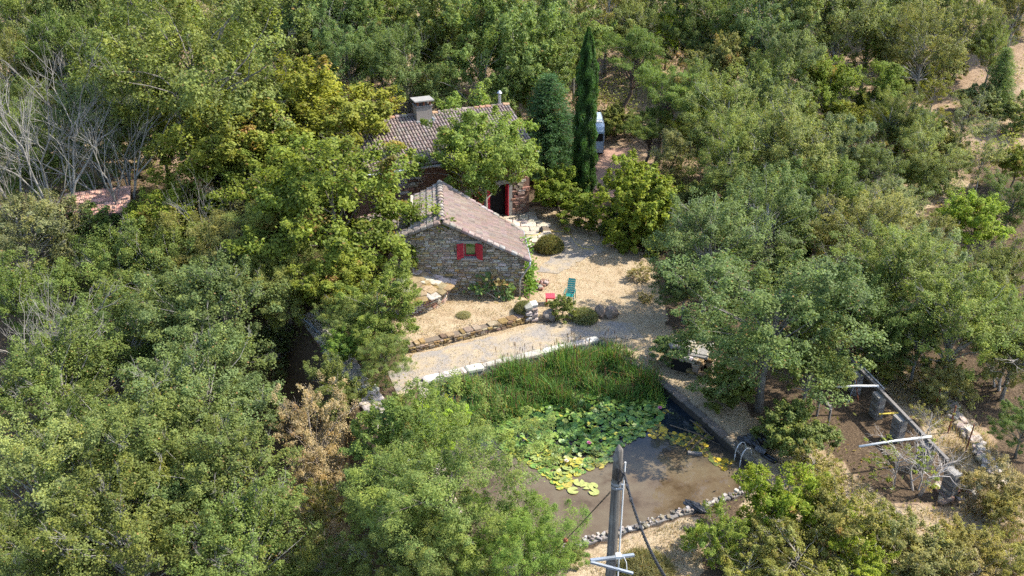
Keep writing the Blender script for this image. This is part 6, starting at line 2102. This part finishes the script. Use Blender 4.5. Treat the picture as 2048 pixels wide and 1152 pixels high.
for m_ in (.95, 1.05):
    mb = MB(); mb.tube([pp(h(m_)) + Vector((0, 0, -.03)), pp(h(m_)) + Vector((0, 0, .03))], .116, 16, cap=False); mb.build('steel_band', M_GALV, pole)
mb = MB(); mb.beam(pp(h(1.02), -.02, -.15), pp(h(1.02), .12, -.15), .03, .03); mb.beam(pp(h(.98), .11, -.14), pp(h(.90), .11, -.14), .04, .04); mb.build('hook', M_GALV, pole)
mb = MB(); mb.tube([pp(h(.55), .06, -.13), pp(h(.62), .10, -.18), pp(h(.75), .08, -.17), pp(h(.85), .03, -.15), pp(h(.8), -.02, -.14)], .018, 6); mb.tube([pp(h(.5), .0, -.12), pp(h(.9), .02, -.14)], .02, 6); mb.build('cable_loop', M_CABLE, pole)
for m_ in (3.05, 3.12, 3.25):
    mb = MB(); mb.tube([pp(h(m_)) + Vector((0, 0, -.006)), pp(h(m_)) + Vector((0, 0, .006))], .130, 16, cap=False); mb.build('wire_tie', M_GALV, pole)
# galvanised bracket behind the pole
j = along(1181, 1121, 20.6); e1 = along(1268, 1110, 20.9); e2 = along(1266, 1147, 20.6)
mb = MB(); mb.beam(j, e1, .07, .055); mb.build('bracket_arm', M_GALV, pole)
mb = MB(); mb.beam(j + Vector((0, -.03, -.02)), e2, .055, .05); mb.build('bracket_brace', M_GALV, pole)
mb = MB(); mb.box(along(1237, 1112, 20.6), (.12, .12, .08)); mb.tube([along(1240, 1113, 20.6), along(1248, 1114, 20.5), along(1253, 1125, 20.5), along(1254, 1140, 20.5)], .008, 5); mb.build('junction_box', M_WHITEPL, pole)
# twisted cable running off towards the camera's right, and the guy on the left
A = pp(h(.6), .12, -.14); B = along(1356, 1190, 13.5)
cab = empty('overhead_cable', A, 'thick twisted black cable dropping from the pole to the right', 'cable')
n_ = 150; d_ = (B - A); sx = d_.normalized().cross(Vector((0, 0, 1))).normalized(); sy = sx.cross(d_.normalized())
for s in range(3):
    mb = MB(); pts = []
    for i in range(n_ + 1):
        u = i / n_; a = u * 80 + s * 2.094
        sag = Vector((0, 0, -.35 * 4 * u * (1 - u))); rr = .017
        pts.append(A + d_ * u + sag + sx * (math.cos(a) * rr) + sy * (math.sin(a) * rr))
    mb.tube(pts, .014, 5); mb.build('strand', M_CABLE, cab, smooth_=True)
mb = MB()
for u in (.10, .2, .42): P = A + d_ * u + Vector((0, 0, -.35 * 4 * u * (1 - u))); mb.box(P, (.06, .08, .06))
mb.build('cable_clip', M_CABLE, cab)
A2 = pp(h(1.2), -.12, -.02); B2 = at(1085, 1130, -1.0)
guy = empty('guy_wire', B2, 'thin twin guy wire with an insulator left of the pole', 'wire')
for s in (-1, 1):
    mb = MB(); mb.tube([A2 + Vector((0, s * .02, 0)), A2.lerp(B2, .5) + Vector((.02 * s, 0, .02 * s)), B2], .008, 5); mb.build('strand', M_CABLE, guy)
mb = MB(); P = A2.lerp(B2, .55); dd = (B2 - A2).normalized(); mb.tube([P - dd * .1, P - dd * .03, P + dd * .03, P + dd * .1], [.025, .07, .07, .025], 8); mb.build('insulator', M_RUST, guy)
